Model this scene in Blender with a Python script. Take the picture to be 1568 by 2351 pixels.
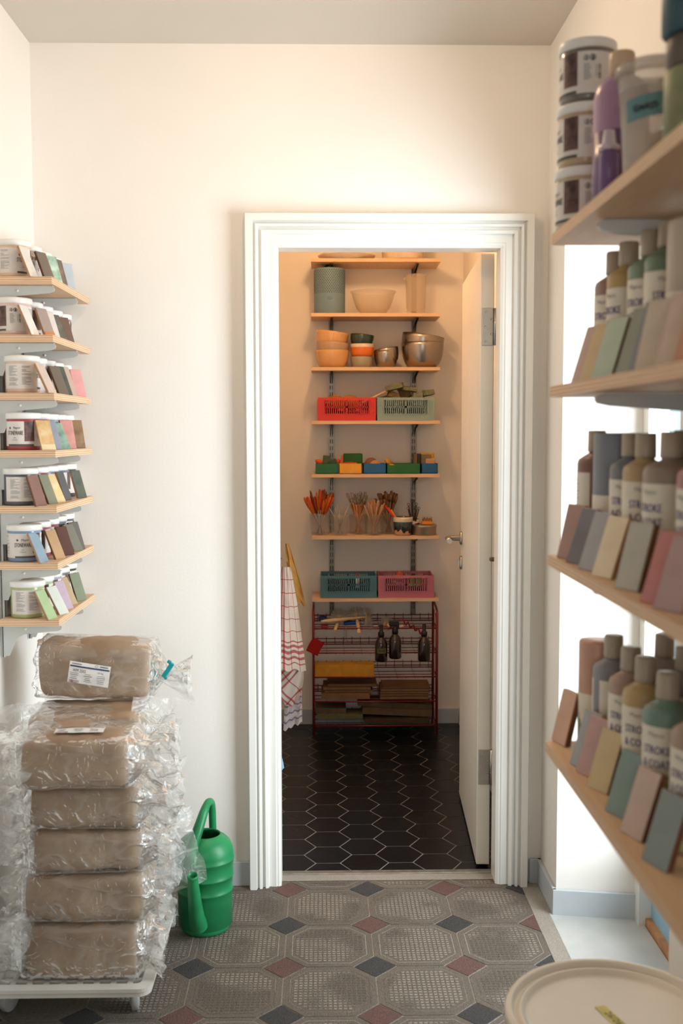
import bpy, bmesh, math, random
from mathutils import Vector, Matrix, noise
PI = math.pi
SC = bpy.context.scene
for o in list(bpy.data.objects): bpy.data.objects.remove(o)
COL = SC.collection

# ------------------------------------------------------------------ camera
FPX, PIT, YAW, ROL, EYE = 2451.7, .0744, .0197, .0017, 1.436
cp, sp, cy, sy, cr, sr = math.cos(PIT), math.sin(PIT), math.cos(YAW), math.sin(YAW), math.cos(ROL), math.sin(ROL)
ax0 = Vector((cy, -sy, 0)); ay0 = Vector((sy, cy, 0)); Z = Vector((0, 0, 1))
fwd = ay0*cp - Z*sp; up0 = ay0*sp + Z*cp
rgt = ax0*cr - up0*sr; upv = ax0*sr + up0*cr
cd = bpy.data.cameras.new('camera'); cam = bpy.data.objects.new('camera', cd); COL.objects.link(cam)
m4 = Matrix.Identity(4)
for i in range(3):
    m4[i][0] = rgt[i]; m4[i][1] = upv[i]; m4[i][2] = -fwd[i]
m4[2][3] = EYE
cam.matrix_world = m4
cd.sensor_fit = 'VERTICAL'; cd.sensor_height = 36; cd.lens = FPX/2351*36
cd.clip_start = .05
cd.dof.use_dof = True; cd.dof.focus_distance = 3.7; cd.dof.aperture_fstop = 4.2
SC.camera = cam

def ray(px, py):
    d = fwd + rgt*((px-784)/FPX) + upv*((1175.5-py)/FPX)
    return d
def at(px, py, Y):
    d = ray(px, py); p = d*(Y/d.y); return Vector((p.x, Y, p.z+EYE))
def onz(px, py, z):
    d = ray(px, py); p = d*((z-EYE)/d.z); return Vector((p.x, p.y, z))
def atx(px, py, X):
    d = ray(px, py); p = d*(X/d.x); return Vector((X, p.y, p.z+EYE))

# ------------------------------------------------------------------ light
SC.view_settings.view_transform = 'Standard'; SC.view_settings.look = 'None'
SC.view_settings.gamma = 1; SC.view_settings.use_curve_mapping = False
SC.view_settings.exposure = 0.12
W = bpy.data.worlds.new('world'); SC.world = W; W.use_nodes = True
W.node_tree.nodes['Background'].inputs[0].default_value = (.76, .93, 1, 1)
W.node_tree.nodes['Background'].inputs[1].default_value = 1.25
def area(name, loc, tgt, sx, sy_, power, col):
    l = bpy.data.lights.new(name, 'AREA'); l.shape = 'RECTANGLE'; l.size = sx; l.size_y = sy_; l.energy = power; l.color = col
    o = bpy.data.objects.new(name, l); COL.objects.link(o); o.location = loc
    o.rotation_euler = (Vector(tgt)-Vector(loc)).to_track_quat('-Z', 'Y').to_euler(); return o
area('front_window_daylight', (-.05, -1.9, 1.5), (-.05, 3, 1.35), 1.0, 1.2, 12, (1, .96, .92))
area('side_window_daylight', (1.75, 1.9, 1.15), (.2, 2.75, .95), 1.3, 2.2, 126, (.945, .957, 1))
def spot_point(name, loc, power, col, size):
    l = bpy.data.lights.new(name, 'POINT'); l.energy = power; l.color = col; l.shadow_soft_size = size
    o = bpy.data.objects.new(name, l); COL.objects.link(o); o.location = loc; return o
spot_point('shop_lamp_light', (-.05, 2.45, 2.5), 8.0, (1, .68, .41), .07)
spot_point('pantry_lamp_light', (.12, 4.15, 2.50), 15, (1, .56, .25), .06)

# ------------------------------------------------------------------ materials
def lin(c): return tuple(((v/255)/12.92 if v <= 10 else (((v/255)+.055)/1.055)**2.4) for v in c)
MC = {}
def mat(name, col, rough=.5, metal=0., var=.08, vs=25., bump=0., bs=60., spec=.5, trans=0., alpha=1., coat=0., ior=1.45, col2=None):
    if name in MC: return MC[name]
    m = bpy.data.materials.new(name); m.use_nodes = True; MC[name] = m
    n = m.node_tree.nodes; L = m.node_tree.links; b = n['Principled BSDF']
    c = lin(col); c2 = lin(col2) if col2 else tuple(x*(1-var*1.6) for x in c)
    if not col2: c = tuple(min(1, x*(1+var*.4)) for x in c)
    tc = n.new('ShaderNodeTexCoord'); nz = n.new('ShaderNodeTexNoise'); nz.inputs['Scale'].default_value = vs; nz.inputs['Detail'].default_value = 4
    L.new(tc.outputs['Object'], nz.inputs['Vector'])
    r = n.new('ShaderNodeValToRGB'); r.color_ramp.elements[0].position = .35; r.color_ramp.elements[1].position = .65
    r.color_ramp.elements[0].color = (*c2, 1); r.color_ramp.elements[1].color = (*c, 1)
    L.new(nz.outputs['Fac'], r.inputs[0]); L.new(r.outputs[0], b.inputs['Base Color'])
    b.inputs['Roughness'].default_value = rough; b.inputs['Metallic'].default_value = metal
    b.inputs['Specular IOR Level'].default_value = spec; b.inputs['IOR'].default_value = ior
    b.inputs['Transmission Weight'].default_value = trans; b.inputs['Alpha'].default_value = alpha; b.inputs['Coat Weight'].default_value = coat
    if bump:
        n2 = n.new('ShaderNodeTexNoise'); n2.inputs['Scale'].default_value = bs; n2.inputs['Detail'].default_value = 3
        bp = n.new('ShaderNodeBump'); bp.inputs['Strength'].default_value = bump; bp.inputs['Distance'].default_value = .01
        L.new(tc.outputs['Object'], n2.inputs['Vector']); L.new(n2.outputs['Fac'], bp.inputs['Height']); L.new(bp.outputs[0], b.inputs['Normal'])
    return m
class NB:
    """tiny node-math helper"""
    def __init__(s, m): s.n = m.node_tree.nodes; s.L = m.node_tree.links
    def m(s, op, a, b=None, c=None):
        x = s.n.new('ShaderNodeMath'); x.operation = op
        for i, v in enumerate((a, b, c)):
            if v is None: continue
            if isinstance(v, (int, float)): x.inputs[i].default_value = v
            else: s.L.new(v, x.inputs[i])
        return x.outputs[0]
    def mix(s, f, a, b):
        x = s.n.new('ShaderNodeMix'); x.data_type = 'RGBA'
        for k, v in ((0, f), (6, a), (7, b)):
            if isinstance(v, (int, float)): x.inputs[k].default_value = v
            elif isinstance(v, tuple): x.inputs[k].default_value = (*v, 1)
            else: s.L.new(v, x.inputs[k])
        return x.outputs[2]
def ply_edge():
    m = mat('plywood_edge', (222, 176, 130), .6); nb = NB(m); b = nb.n['Principled BSDF']
    tc = nb.n.new('ShaderNodeTexCoord'); sx = nb.n.new('ShaderNodeSeparateXYZ'); nb.L.new(tc.outputs['Object'], sx.inputs[0])
    nz = nb.n.new('ShaderNodeTexNoise'); nz.inputs['Scale'].default_value = 9; nb.L.new(tc.outputs['Object'], nz.inputs['Vector'])
    z = nb.m('ADD', nb.m('MULTIPLY', sx.outputs[2], 170), nb.m('MULTIPLY', nz.outputs['Fac'], .35))
    f = nb.m('GREATER_THAN', nb.m('FRACT', z), .5)
    n2 = nb.n.new('ShaderNodeTexNoise'); n2.inputs['Scale'].default_value = 120; mp = nb.n.new('ShaderNodeMapping'); mp.inputs['Scale'].default_value = (.15, .15, 3)
    nb.L.new(tc.outputs['Object'], mp.inputs[0]); nb.L.new(mp.outputs[0], n2.inputs['Vector'])
    a = nb.mix(n2.outputs['Fac'], lin((240, 214, 182)), lin((222, 188, 150))); d = nb.mix(n2.outputs['Fac'], lin((222, 184, 148)), lin((190, 146, 110)))
    nb.L.new(nb.mix(f, a, d), b.inputs['Base Color']); return m
def ply_face():
    m = mat('plywood_face', (226, 184, 138), .55); nb = NB(m); b = nb.n['Principled BSDF']
    tc = nb.n.new('ShaderNodeTexCoord'); mp = nb.n.new('ShaderNodeMapping'); mp.inputs['Scale'].default_value = (14, 1.2, 5)
    n2 = nb.n.new('ShaderNodeTexNoise'); n2.inputs['Scale'].default_value = 6; n2.inputs['Detail'].default_value = 6; n2.inputs['Distortion'].default_value = .8
    nb.L.new(tc.outputs['Object'], mp.inputs[0]); nb.L.new(mp.outputs[0], n2.inputs['Vector'])
    nb.L.new(nb.mix(n2.outputs['Fac'], lin((212, 172, 132)), lin((236, 206, 172))), b.inputs['Base Color']); return m

M_WALL = mat('white_plaster', (242, 237, 230), .85, var=.012, vs=3, bump=.03, bs=160)
M_CEIL = mat('ceiling_paint', (216, 209, 198), .9, var=.01, vs=3, bump=.06, bs=200)
M_TRIM = mat('white_gloss_paint', (238, 237, 232), .28, var=.01, vs=6, coat=.15)
M_BASE = mat('grey_skirting_paint', (194, 200, 205), .45, var=.03, vs=12)
M_PLYE = ply_edge(); M_PLYF = ply_face()
M_WSTEEL = mat('white_powder_steel', (205, 208, 206), .4, var=.02)
M_STEEL = mat('brushed_steel', (190, 184, 174), .32, 1., var=.06, vs=40)
M_DARK = mat('dark_print', (45, 42, 42), .6, var=.05)
M_GREYP = mat('grey_print', (135, 132, 130), .6, var=.05)
M_WHITE = mat('white_plastic', (240, 238, 234), .35, var=.02)

# ------------------------------------------------------------------ mesh building
def mute(c, f=.28):
    g = c[0]*.3+c[1]*.59+c[2]*.11
    return tuple(int(v+(g-v)*f) for v in c)
class MB:
    def __init__(s): s.bm = bmesh.new()
    def add(s, verts, faces, mi=0, mtx=None, smooth=False):
        vs = [s.bm.verts.new(mtx @ Vector(v) if mtx else v) for v in verts]
        out = []
        for f in faces:
            try: fc = s.bm.faces.new([vs[i] for i in f])
            except ValueError: continue
            fc.material_index = mi; fc.smooth = smooth; out.append(fc)
        return vs, out
    def box(s, c, d, mi=0, rot=None, bev=0., seg=1):
        b = bmesh.new(); bmesh.ops.create_cube(b, size=1)
        for v in b.verts: v.co = Vector((v.co.x*d[0], v.co.y*d[1], v.co.z*d[2]))
        if bev: bmesh.ops.bevel(b, geom=list(b.edges)+list(b.verts), offset=bev, segments=seg, affect='EDGES', profile=.5)
        mt = Matrix.Translation(c)
        if rot is not None: mt = mt @ (rot if isinstance(rot, Matrix) else Matrix.Rotation(rot, 4, 'Z'))
        b.verts.index_update()
        s.add([v.co.copy() for v in b.verts], [[v.index for v in f.verts] for f in b.faces], mi, mt, smooth=False); b.free()
        return s
    def lathe(s, prof, seg=32, c=(0, 0, 0), mi=0, mtx=None, sx=1., sy=1., smooth=True, mis=None):
        vs = []; fs = []; n = len(prof)
        for r, z in prof:
            for k in range(seg):
                a = 2*PI*k/seg; vs.append((r*math.cos(a)*sx, r*math.sin(a)*sy, z))
        mt = Matrix.Translation(c) @ (mtx if mtx else Matrix.Identity(4))
        V = [s.bm.verts.new(mt @ Vector(v)) for v in vs]
        for i in range(n-1):
            for k in range(seg):
                k2 = (k+1) % seg
                q = [V[i*seg+k], V[i*seg+k2], V[(i+1)*seg+k2], V[(i+1)*seg+k]]
                try: f = s.bm.faces.new(q)
                except ValueError: continue
                f.smooth = smooth; f.material_index = mis[i] if mis else mi
        for i, rev in ((0, True), (n-1, False)):
            if prof[i][0] > 1e-6:
                ring = V[i*seg:(i+1)*seg]
                if prof[0] == prof[-1]: continue
                f = s.bm.faces.new(ring[::-1] if rev else ring); f.material_index = (mis[0 if i == 0 else -1] if mis else mi)
        return s
    def tube(s, pts, r, seg=8, mi=0, cap=True, smooth=True):
        pts = [Vector(p) for p in pts]; n = len(pts); rs = r if isinstance(r, (list, tuple)) else [r]*n
        V = []; prev = None
        for i, p in enumerate(pts):
            t = (pts[min(i+1, n-1)]-pts[max(i-1, 0)]).normalized()
            u = prev if prev is not None else (Vector((0, 0, 1)) if abs(t.z) < .9 else Vector((1, 0, 0)))
            u = (u - t*u.dot(t)).normalized(); prev = u; w = t.cross(u)
            V.append([s.bm.verts.new(p + (u*math.cos(2*PI*k/seg)+w*math.sin(2*PI*k/seg))*rs[i]) for k in range(seg)])
        for i in range(n-1):
            for k in range(seg):
                f = s.bm.faces.new((V[i][k], V[i][(k+1) % seg], V[i+1][(k+1) % seg], V[i+1][k])); f.smooth = smooth; f.material_index = mi
        if cap:
            for ring in (V[0][::-1], V[-1]):
                f = s.bm.faces.new(ring); f.material_index = mi
        return s
    def prism(s, poly, h0, h1, mtx=None, mi=0, smooth=False):
        n = len(poly); v = [(x, y, h0) for x, y in poly]+[(x, y, h1) for x, y in poly]
        fs = [list(range(n))[::-1], list(range(n, 2*n))]+[[i, (i+1) % n, n+(i+1) % n, n+i] for i in range(n)]
        s.add(v, fs, mi, mtx, smooth); return s
    def poly(s, pts, mi=0):
        try:
            f = s.bm.faces.new([s.bm.verts.new(p) for p in pts]); f.material_index = mi
        except ValueError: pass
        return s
    def grid(s, fn, nu, nv, mi=0, smooth=True, mif=None, closeu=False, uv=None):
        lay = s.bm.loops.layers.uv.verify() if uv else None
        V = [[s.bm.verts.new(fn(i/nu, j/nv)) for j in range(nv+1)] for i in range(nu if closeu else nu+1)]
        for i in range(nu):
            for j in range(nv):
                ii = (i+1) % nu if closeu else i+1
                f = s.bm.faces.new((V[i][j], V[ii][j], V[ii][j+1], V[i][j+1])); f.smooth = smooth; f.material_index = mif(i/nu, j/nv) if mif else mi
                if uv:
                    for l, (a, b) in zip(f.loops, ((i, j), (i+1, j), (i+1, j+1), (i, j+1))): l[lay].uv = (a/nu*uv[0], b/nv*uv[1])
        return s
    def build(s, name, mats, parent=None, loc=None, rot=None, normals=True):
        if normals: bmesh.ops.recalc_face_normals(s.bm, faces=s.bm.faces)
        me = bpy.data.meshes.new(name); s.bm.to_mesh(me); s.bm.free()
        for m in (mats if isinstance(mats, (list, tuple)) else [mats]): me.materials.append(m)
        o = bpy.data.objects.new(name, me); COL.objects.link(o)
        if parent: o.parent = parent
        if loc is not None: o.location = loc
        if rot is not None: o.rotation_euler = rot
        return o
def tag(o, label, cat, group=None, kind=None):
    if label: o['label'] = label
    if cat: o['category'] = cat
    if group: o['group'] = group
    if kind: o['kind'] = kind
    return o
def thing(name, label, cat, loc=(0, 0, 0), rot=(0, 0, 0), group=None):
    o = bpy.data.objects.new(name, None); COL.objects.link(o); o.location = loc; o.rotation_euler = rot; o.empty_display_size = .05
    return tag(o, label, cat, group)
def struct(o): o['kind'] = 'structure'; return o
def copy_tree(o, parent=None, mats=None):
    c = o.copy(); COL.objects.link(c); c.parent = parent
    for ch in list(o.children): copy_tree(ch, c)
    return c
def text_into(mb, s, size, fn, mi=0, sx=1., align='CENTER'):
    cu = bpy.data.curves.new('t', 'FONT'); cu.body = s; cu.size = size; cu.align_x = align; cu.align_y = 'CENTER'; cu.resolution_u = 2
    ob = bpy.data.objects.new('t', cu); me = bpy.data.meshes.new_from_object(ob)
    mb.add([fn(v.co.x*sx, v.co.y) for v in me.vertices], [list(p.vertices) for p in me.polygons], mi)
    bpy.data.objects.remove(ob); bpy.data.curves.remove(cu); bpy.data.meshes.remove(me)
def clip(poly, x0, x1, y0, y1):
    for ax, lim, sg in ((0, x0, 1), (0, x1, -1), (1, y0, 1), (1, y1, -1)):
        out = []; n = len(poly)
        for i in range(n):
            a, b = poly[i], poly[(i+1) % n]; da = (a[ax]-lim)*sg; db = (b[ax]-lim)*sg
            if da >= 0: out.append(a)
            if da*db < 0: t = da/(da-db); out.append((a[0]+(b[0]-a[0])*t, a[1]+(b[1]-a[1])*t))
        poly = out
        if len(poly) < 3: return []
    return poly
# ------------------------------------------------------------------ room shell
XL, XR, YW, ZC = -.867, .70, 3.31, 2.601      # left wall, right wall, back wall face, ceiling
OL, OR, OZ, YP = -.131, .556, 2.0, 3.40       # doorway and pantry side of that wall
PL, PR, PB = -.225, .69, 5.19                 # pantry walls
YF = -2.2
def slab(name, x0, x1, y0, y1, z0, z1, m):
    mb = MB(); mb.box(((x0+x1)/2, (y0+y1)/2, (z0+z1)/2), (x1-x0, y1-y0, z1-z0)); return struct(mb.build(name, m))
slab('wall_left', XL-.12, XL, YF, YW+.1, -.05, ZC+.05, M_WALL)
def wall_from(name, boxes, m):
    mb = MB()
    for x0, x1, y0, y1, z0, z1 in boxes: mb.box(((x0+x1)/2, (y0+y1)/2, (z0+z1)/2), (x1-x0, y1-y0, z1-z0))
    return struct(mb.build(name, m))
wall_from('wall_back', [(XL, OL-.02, YW, YP, -.05, ZC), (OR+.02, XR+.02, YW, YP, -.05, ZC), (OL-.02, OR+.02, YW, YP, OZ+.02, ZC)], M_WALL)
NY0, NY1, NZ = 2.07, 3.085, 2.06              # side window recess in the right wall
mb = MB()
mb.box(((XR+.93)/2, (YF+NY0)/2, ZC/2), (.23, NY0-YF, ZC))
mb.box(((XR+.93)/2, (NY0+NY1)/2, (NZ+ZC)/2), (.23, NY1-NY0, ZC-NZ))
mb.prism([(XR, NY1), (.925, NY1-.04), (.93, NY1-.04), (.93, YP), (XR, YP)], 0, ZC)
struct(mb.build('wall_right', M_WALL))
wall_from('wall_front', [(XL, -.6, YF-.1, YF, 0, ZC), (.52, XR+.3, YF-.1, YF, 0, ZC), (-.6, .52, YF-.1, YF, 2.25, ZC), (-.6, .52, YF-.1, YF, 0, .85)], M_WALL)
slab('ceiling', XL-.1, 1.0, YF-.1, YP, ZC, ZC+.08, M_CEIL)
wall_from('wall_pantry', [(PL-.1, PL, YP, PB+.1, 0, 2.62), (PR, PR+.1, YP, PB+.1, 0, 2.62), (PL, PR, PB, PB+.1, 0, 2.62)], M_WALL)
slab('ceiling_pantry', PL-.1, PR+.1, YP, PB+.1, 2.60, 2.68, M_CEIL)

# floor of the shop: octagon-and-dot cement tiles
def speckle(name, c, c2, rough=.7):
    m = mat(name, c, rough, vs=6, bump=.5, bs=260, spec=.35); nb = NB(m); b = nb.n['Principled BSDF']
    tc = nb.n.new('ShaderNodeTexCoord')
    a = nb.n.new('ShaderNodeTexNoise'); a.inputs['Scale'].default_value = 420; a.inputs['Detail'].default_value = 2; nb.L.new(tc.outputs['Object'], a.inputs['Vector'])
    d = nb.n.new('ShaderNodeTexNoise'); d.inputs['Scale'].default_value = 7; d.inputs['Detail'].default_value = 5; nb.L.new(tc.outputs['Object'], d.inputs['Vector'])
    f = nb.m('MULTIPLY', nb.m('SUBTRACT', a.outputs['Fac'], .38), 3.2); f.node.use_clamp = True
    base = nb.mix(d.outputs['Fac'], lin(tuple(int(v*.86) for v in c)), lin(tuple(min(255, int(v*1.12)) for v in c)))
    nb.L.new(nb.mix(f, base, lin(c2)), b.inputs['Base Color']); return m
M_OCT = speckle('worn_grey_cement_tile', (98, 90, 82), (124, 115, 105))
M_RED = speckle('oxblood_cement_dot', (92, 68, 64), (118, 92, 86))
M_BLK = speckle('charcoal_cement_dot', (56, 55, 56), (80, 80, 80))
M_GRT = speckle('pale_tile_grout', (168, 160, 148), (186, 180, 168))
M_DOT = speckle('raised_tile_square', (142, 134, 124), (164, 156, 145))
mdn = NB(M_DOT); bb = mdn.n['Principled BSDF']; src = bb.inputs['Base Color'].links[0].from_socket      # the relief is worn away in patches
tcw = mdn.n.new('ShaderNodeTexCoord'); nw = mdn.n.new('ShaderNodeTexNoise'); nw.inputs['Scale'].default_value = 5.2; nw.inputs['Detail'].default_value = 4; mdn.L.new(tcw.outputs['Object'], nw.inputs['Vector'])
fw = mdn.m('MULTIPLY', mdn.m('SUBTRACT', nw.outputs['Fac'], .46), 9); fw.node.use_clamp = True
mdn.L.new(mdn.mix(fw, src, lin((100, 92, 84))), bb.inputs['Base Color'])
M_CEM = speckle('rough_cement', (150, 144, 134), (172, 166, 156))
M_CONC = mat('smooth_concrete', (196, 198, 196), .38, var=.08, vs=7, bump=.15, bs=90)
S_, OX_, OY_ = .2448, -.1017, 3.2658
TX1 = OX_+3*S_
fb = MB()
fb.box(((XL+1.0)/2, (YF+YP)/2, -.03), (1.0-XL, YP-YF, .058), 3)
X0c, X1c, Y0c, Y1c = XL, TX1, .2, YW+.018
for i in range(-4, 4):
    for j in range(-1, 13):
        cx, cyy = OX_+i*S_, OY_-j*S_; h = .235*S_-.0022; g = .0018
        p = clip([(cx-h, cyy), (cx, cyy-h), (cx+h, cyy), (cx, cyy+h)], X0c, X1c, Y0c, Y1c)
        if p: fb.poly([(x, y, .0008) for x, y in p], 1 if (i+j) % 2 == 0 else 2)
        cx += S_/2; cyy -= S_/2; H = S_/2-g; q = S_*.265-.001
        def octa(H, q): return [(cx-q, cyy-H), (cx+q, cyy-H), (cx+H, cyy-q), (cx+H, cyy+q), (cx+q, cyy+H), (cx-q, cyy+H), (cx-H, cyy+q), (cx-H, cyy-q)]
        p = clip(octa(H, q), X0c, X1c, Y0c, Y1c)
        if p: fb.poly([(x, y, .0008) for x, y in p], 0)
        if cyy > .9:
            A = octa(H-.017, q-.0065); B = octa(H-.0185, q-.007)
            for k in range(8):
                qd = clip([A[k], A[(k+1) % 8], B[(k+1) % 8], B[k]], X0c, X1c, Y0c, Y1c)
                if qd: fb.poly([(x, y, .0013) for x, y in qd], 3 if j % 2 else 4)
            n = 15; pt = .0126; w = .0040
            for a in range(-7, 8):
                for b in range(-7, 8):
                    x, y = cx+a*pt, cyy+b*pt
                    if max(abs(a), abs(b)) > 7 or abs(a)+abs(b) > 11.3 or abs(x-cx) > H-.022 or abs(y-cyy) > H-.022: continue
                    if not (X0c+.006 < x < X1c-.006 and Y0c+.006 < y < Y1c-.006): continue
                    fb.poly([(x-w, y-w*.9, .0016), (x+w, y-w*.9, .0016), (x+w, y+w*.9, .0016), (x-w, y+w*.9, .0016)], 4)
fb.poly([(TX1, .2, .001), (XR-.012, .2, .001), (XR-.012, 3.31, .001), (TX1, 3.31, .001)], 5)
fb.poly([(OL, YW+.018, .002), (OR, YW+.018, .002), (OR, YP-.02, .002), (OL, YP-.02, .002)], 5)
fb.poly([(XR-.02, NY0, .0015), (.94, NY0, .0015), (.94, NY1, .0015), (XR-.02, NY1, .0015)], 6)
struct(fb.build('floor', [M_OCT, M_RED, M_BLK, M_GRT, M_DOT, M_CEM, M_CONC], normals=False))
# pantry floor: long black hexagons
M_HEX = mat('black_blue_hexagon_tile', (18, 26, 34), .3, vs=3.5, bump=.06, bs=40, col2=(12, 15, 19), spec=.4)
M_HGR = mat('grey_hexagon_grout', (176, 172, 164), .8)
hb = MB(); hb.box(((PL+PR)/2, (YP-.02+PB)/2, -.03), (PR-PL+.2, PB-YP+.1, .058), 1)
ha = .0811; hh = ha*3**.5; hx0, hy0 = -.0591-ha/2, 3.8223
for k in range(-2, 8):
    for j in range(-12, 6):
        cx = hx0+1.5*ha*k; cyy = hy0-hh/2+j*-hh+(hh/2 if k % 2 else 0); e = ha-.0024
        p = clip([(cx+e*math.cos(PI/3*t), cyy+e*math.sin(PI/3*t)) for t in range(6)], PL, PR, YP, PB)
        if p: hb.poly([(x, y, .0008) for x, y in p], 0)
struct(hb.build('floor_pantry', [M_HEX, M_HGR], normals=False))
mb = MB(); mb.box(((OL+OR)/2, YP-.012, .002), (OR-OL, .026, .008), bev=.002)
tag(mb.build('threshold_strip', mat('worn_metal_strip', (150, 146, 138), .45, .6, var=.15, vs=30)), 'worn metal threshold strip across the doorway floor', 'threshold')

# skirting
def skirt(name, pts, h=.078, t=.012):
    mb = MB()
    for (x0, y0), (x1, y1) in pts:
        d = Vector((x1-x0, y1-y0)); L = d.length
        mb.box(((x0+x1)/2, (y0+y1)/2, h/2), (L, t, h), rot=math.atan2(d.y, d.x), bev=.0015)
    return struct(mb.build(name, M_BASE))
skirt('baseboard_back', [((XL, YW-.006), (-.228, YW-.006)), ((.662, YW-.006), (XR, YW-.006))])
skirt('baseboard_right', [((XR-.006, YW), (XR-.006, NY1-.012)), ((XR-.012, NY1-.008), (.935, NY1-.048)), ((XR-.006, -.5), (XR-.006, NY0+.012)), ((XR-.006, NY0+.006), (.93, NY0+.006))])
skirt('baseboard_left', [((XL+.006, -1), (XL+.006, YW))])
skirt('baseboard_pantry', [((PL, PB-.006), (PR, PB-.006)), ((PL+.006, YP), (PL+.006, PB)), ((PR-.006, YP), (PR-.006, PB))], h=.074)

# doorway casing: one moulding swept round the opening
prof = [(-.004, -.06), (-.004, .012), (.004, .017), (.009, .017), (.012, .020), (.034, .018), (.036, .030), (.045, .033), (.048, .024), (.054, .024), (.056, .036), (.063, .038), (.066, .029), (.070, .029), (.073, .043), (.093, .043), (.096, .036), (.096, 0)]
mb = MB()
rows = []
for w, d in prof:
    y = YW-d
    rows.append([(OL-w, y, 0), (OL-w, y, OZ+w), (OR+w, y, OZ+w), (OR+w, y, 0)])
for a, b in zip(rows, rows[1:]):
    for k in range(3): mb.poly([a[k], a[k+1], b[k+1], b[k]])
for x0, x1 in ((OL-.02, OL), (OR, OR+.02)): mb.box(((x0+x1)/2, (YW+YP)/2+.004, OZ/2), (.02, YP-YW-.008, OZ))
mb.box(((OL+OR)/2, (YW+YP)/2+.004, OZ+.01), (OR-OL+.04, YP-YW-.008, .02))
mb.box((OL-.006+.0, YP-.03, OZ/2), (.012, .02, OZ)); 
struct(mb.build('trim_1', M_TRIM))

# the open pantry door
DX, DY = .5105, 3.422
door = thing('door_1', None, None, (DX, DY, .012), (0, 0, math.radians(87.2))); struct(door)
mb = MB(); mb.box((.35, -.0215, .994), (.70, .043, 1.988), bev=.002); mb.build('door_leaf', mat('cream_door_paint', (238, 232, 220), .35, var=.015, vs=5), door)
mb = MB(); mb.lathe([(0, 0), (.026, 0), (.026, .007), (.022, .009), (.011, .010), (.0095, .052), (0, .052)], 24, mtx=Matrix.Rotation(-PI/2, 4, 'X'))
mb.tube([(0, .048, 0), (-.01, .055, 0), (-.03, .057, 0), (-.125, .057, 0)], .0095, 12)
hd = mb.build('door_handle', M_STEEL, door, (.64, 0, 1.02))
mb = MB(); mb.lathe([(0, 0), (.026, 0), (.026, .007), (.022, .009), (.004, .0095), (0, .0095)], 24, mtx=Matrix.Rotation(-PI/2, 4, 'X')); mb.box((0, .012, 0), (.005, .012, .02)); mb.build('key_rose', M_STEEL, door, (.64, 0, .925))
for zc in (1.770, .341):
    mb = MB(); mb.box((-.0015, -.022, 0), (.003, .036, .118), bev=.0012)
    mb.tube([(.0, -.048, -.058), (.0, -.048, .058)], .0075, 12); mb.tube([(0, -.048, -.02), (0, -.048, -.018)], .0085, 12); mb.tube([(0, -.048, .018), (0, -.048, .02)], .0085, 12)
    hg = mb.build('hinge', M_STEEL, door, (0, 0, zc-.012))
    mb = MB()
    for k, (yy, zz) in enumerate([(-.030+.014, .046), (-.034, .023), (-.014, 0), (-.034, -.023), (-.016, -.046)]):
        mb.lathe([(0, 0), (.0042, 0), (.0042, .0012), (.0030, .0016), (.0025, .0004), (0, .0004)], 14, c=(-.0030, yy, zz), mtx=Matrix.Rotation(-PI/2, 4, 'Y'))
    mb.build('screws', M_STEEL, hg)
mb = MB(); mb.lathe([(0, 0), (.007, 0), (.007, .012), (.004, .016), (0, .016)], 16, mtx=Matrix.Rotation(-PI/2, 4, 'Y'))
tag(mb.build('door_stop', mat('brown_rubber', (120, 86, 60), .6), loc=(OR, YP-.012, 1.03)), 'small round buffer on the right door jamb at handle height', 'door stop')

# side window of the recess (street side)
win = thing('window_1', None, None, (.965, (NY0+NY1)/2-.02, 0)); struct(win)
wy = (NY1-NY0)
M_OAK = mat('oiled_oak', (196, 140, 92), .5, var=.15, vs=30)
mb = MB(); t = .03
mb.box((0, -wy/2+.02, NZ/2), (.045, .04, NZ)); mb.box((0, 0, NZ-.02), (.045, wy-.05, .04)); mb.box((-.005, 0, .012), (.035, wy-.04, .024)); mb.box((0, 0, .22), (.04, wy-.06, .03))
mb.build('window_frame', M_OAK, win)
mb = MB(); mb.box((-.012, wy/2-.045, NZ/2), (.06, .05, NZ)); mb.build('frame_post', M_TRIM, win)
M_BLUE = mat('sky_blue_panel', (150, 196, 222), .4, var=.03)
mb = MB(); mb.box((0, -.02, .115), (.012, wy-.10, .19)); mb.build('lower_panel', M_BLUE, win)
mg = bpy.data.materials.new('window_glass'); mg.use_nodes = True; nb = NB(mg)
nb.n.remove(nb.n['Principled BSDF']); tr = nb.n.new('ShaderNodeBsdfTransparent'); tr.inputs[0].default_value = (.93, .965, .965, 1); gl = nb.n.new('ShaderNodeBsdfGlossy'); gl.inputs['Roughness'].default_value = .02
ms = nb.n.new('ShaderNodeMixShader'); ms.inputs[0].default_value = .06; nb.L.new(tr.outputs[0], ms.inputs[1]); nb.L.new(gl.outputs[0], ms.inputs[2]); nb.L.new(ms.outputs[0], nb.n['Material Output'].inputs[0])
mb = MB(); mb.box((0, -.02, 1.125), (.006, wy-.10, 1.78)); mb.build('window_glass', mg, win)
mb = MB(); mb.box((4, 4, -.08), (6, 12, .04)); struct(mb.build('ground', mat('pavement', (150, 156, 160), .8, var=.1, vs=4)))
# front shop window behind the viewer
win = thing('window_2', None, None, (-.04, YF-.05, 0)); struct(win)
mb = MB(); mb.box((-.535, 0, 1.55), (.05, .06, 1.4)); mb.box((.535, 0, 1.55), (.05, .06, 1.4)); mb.box((0, 0, 2.225), (1.12, .06, .05)); mb.box((0, 0, .875), (1.12, .06, .05)); mb.build('window_frame', M_TRIM, win)
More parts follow.
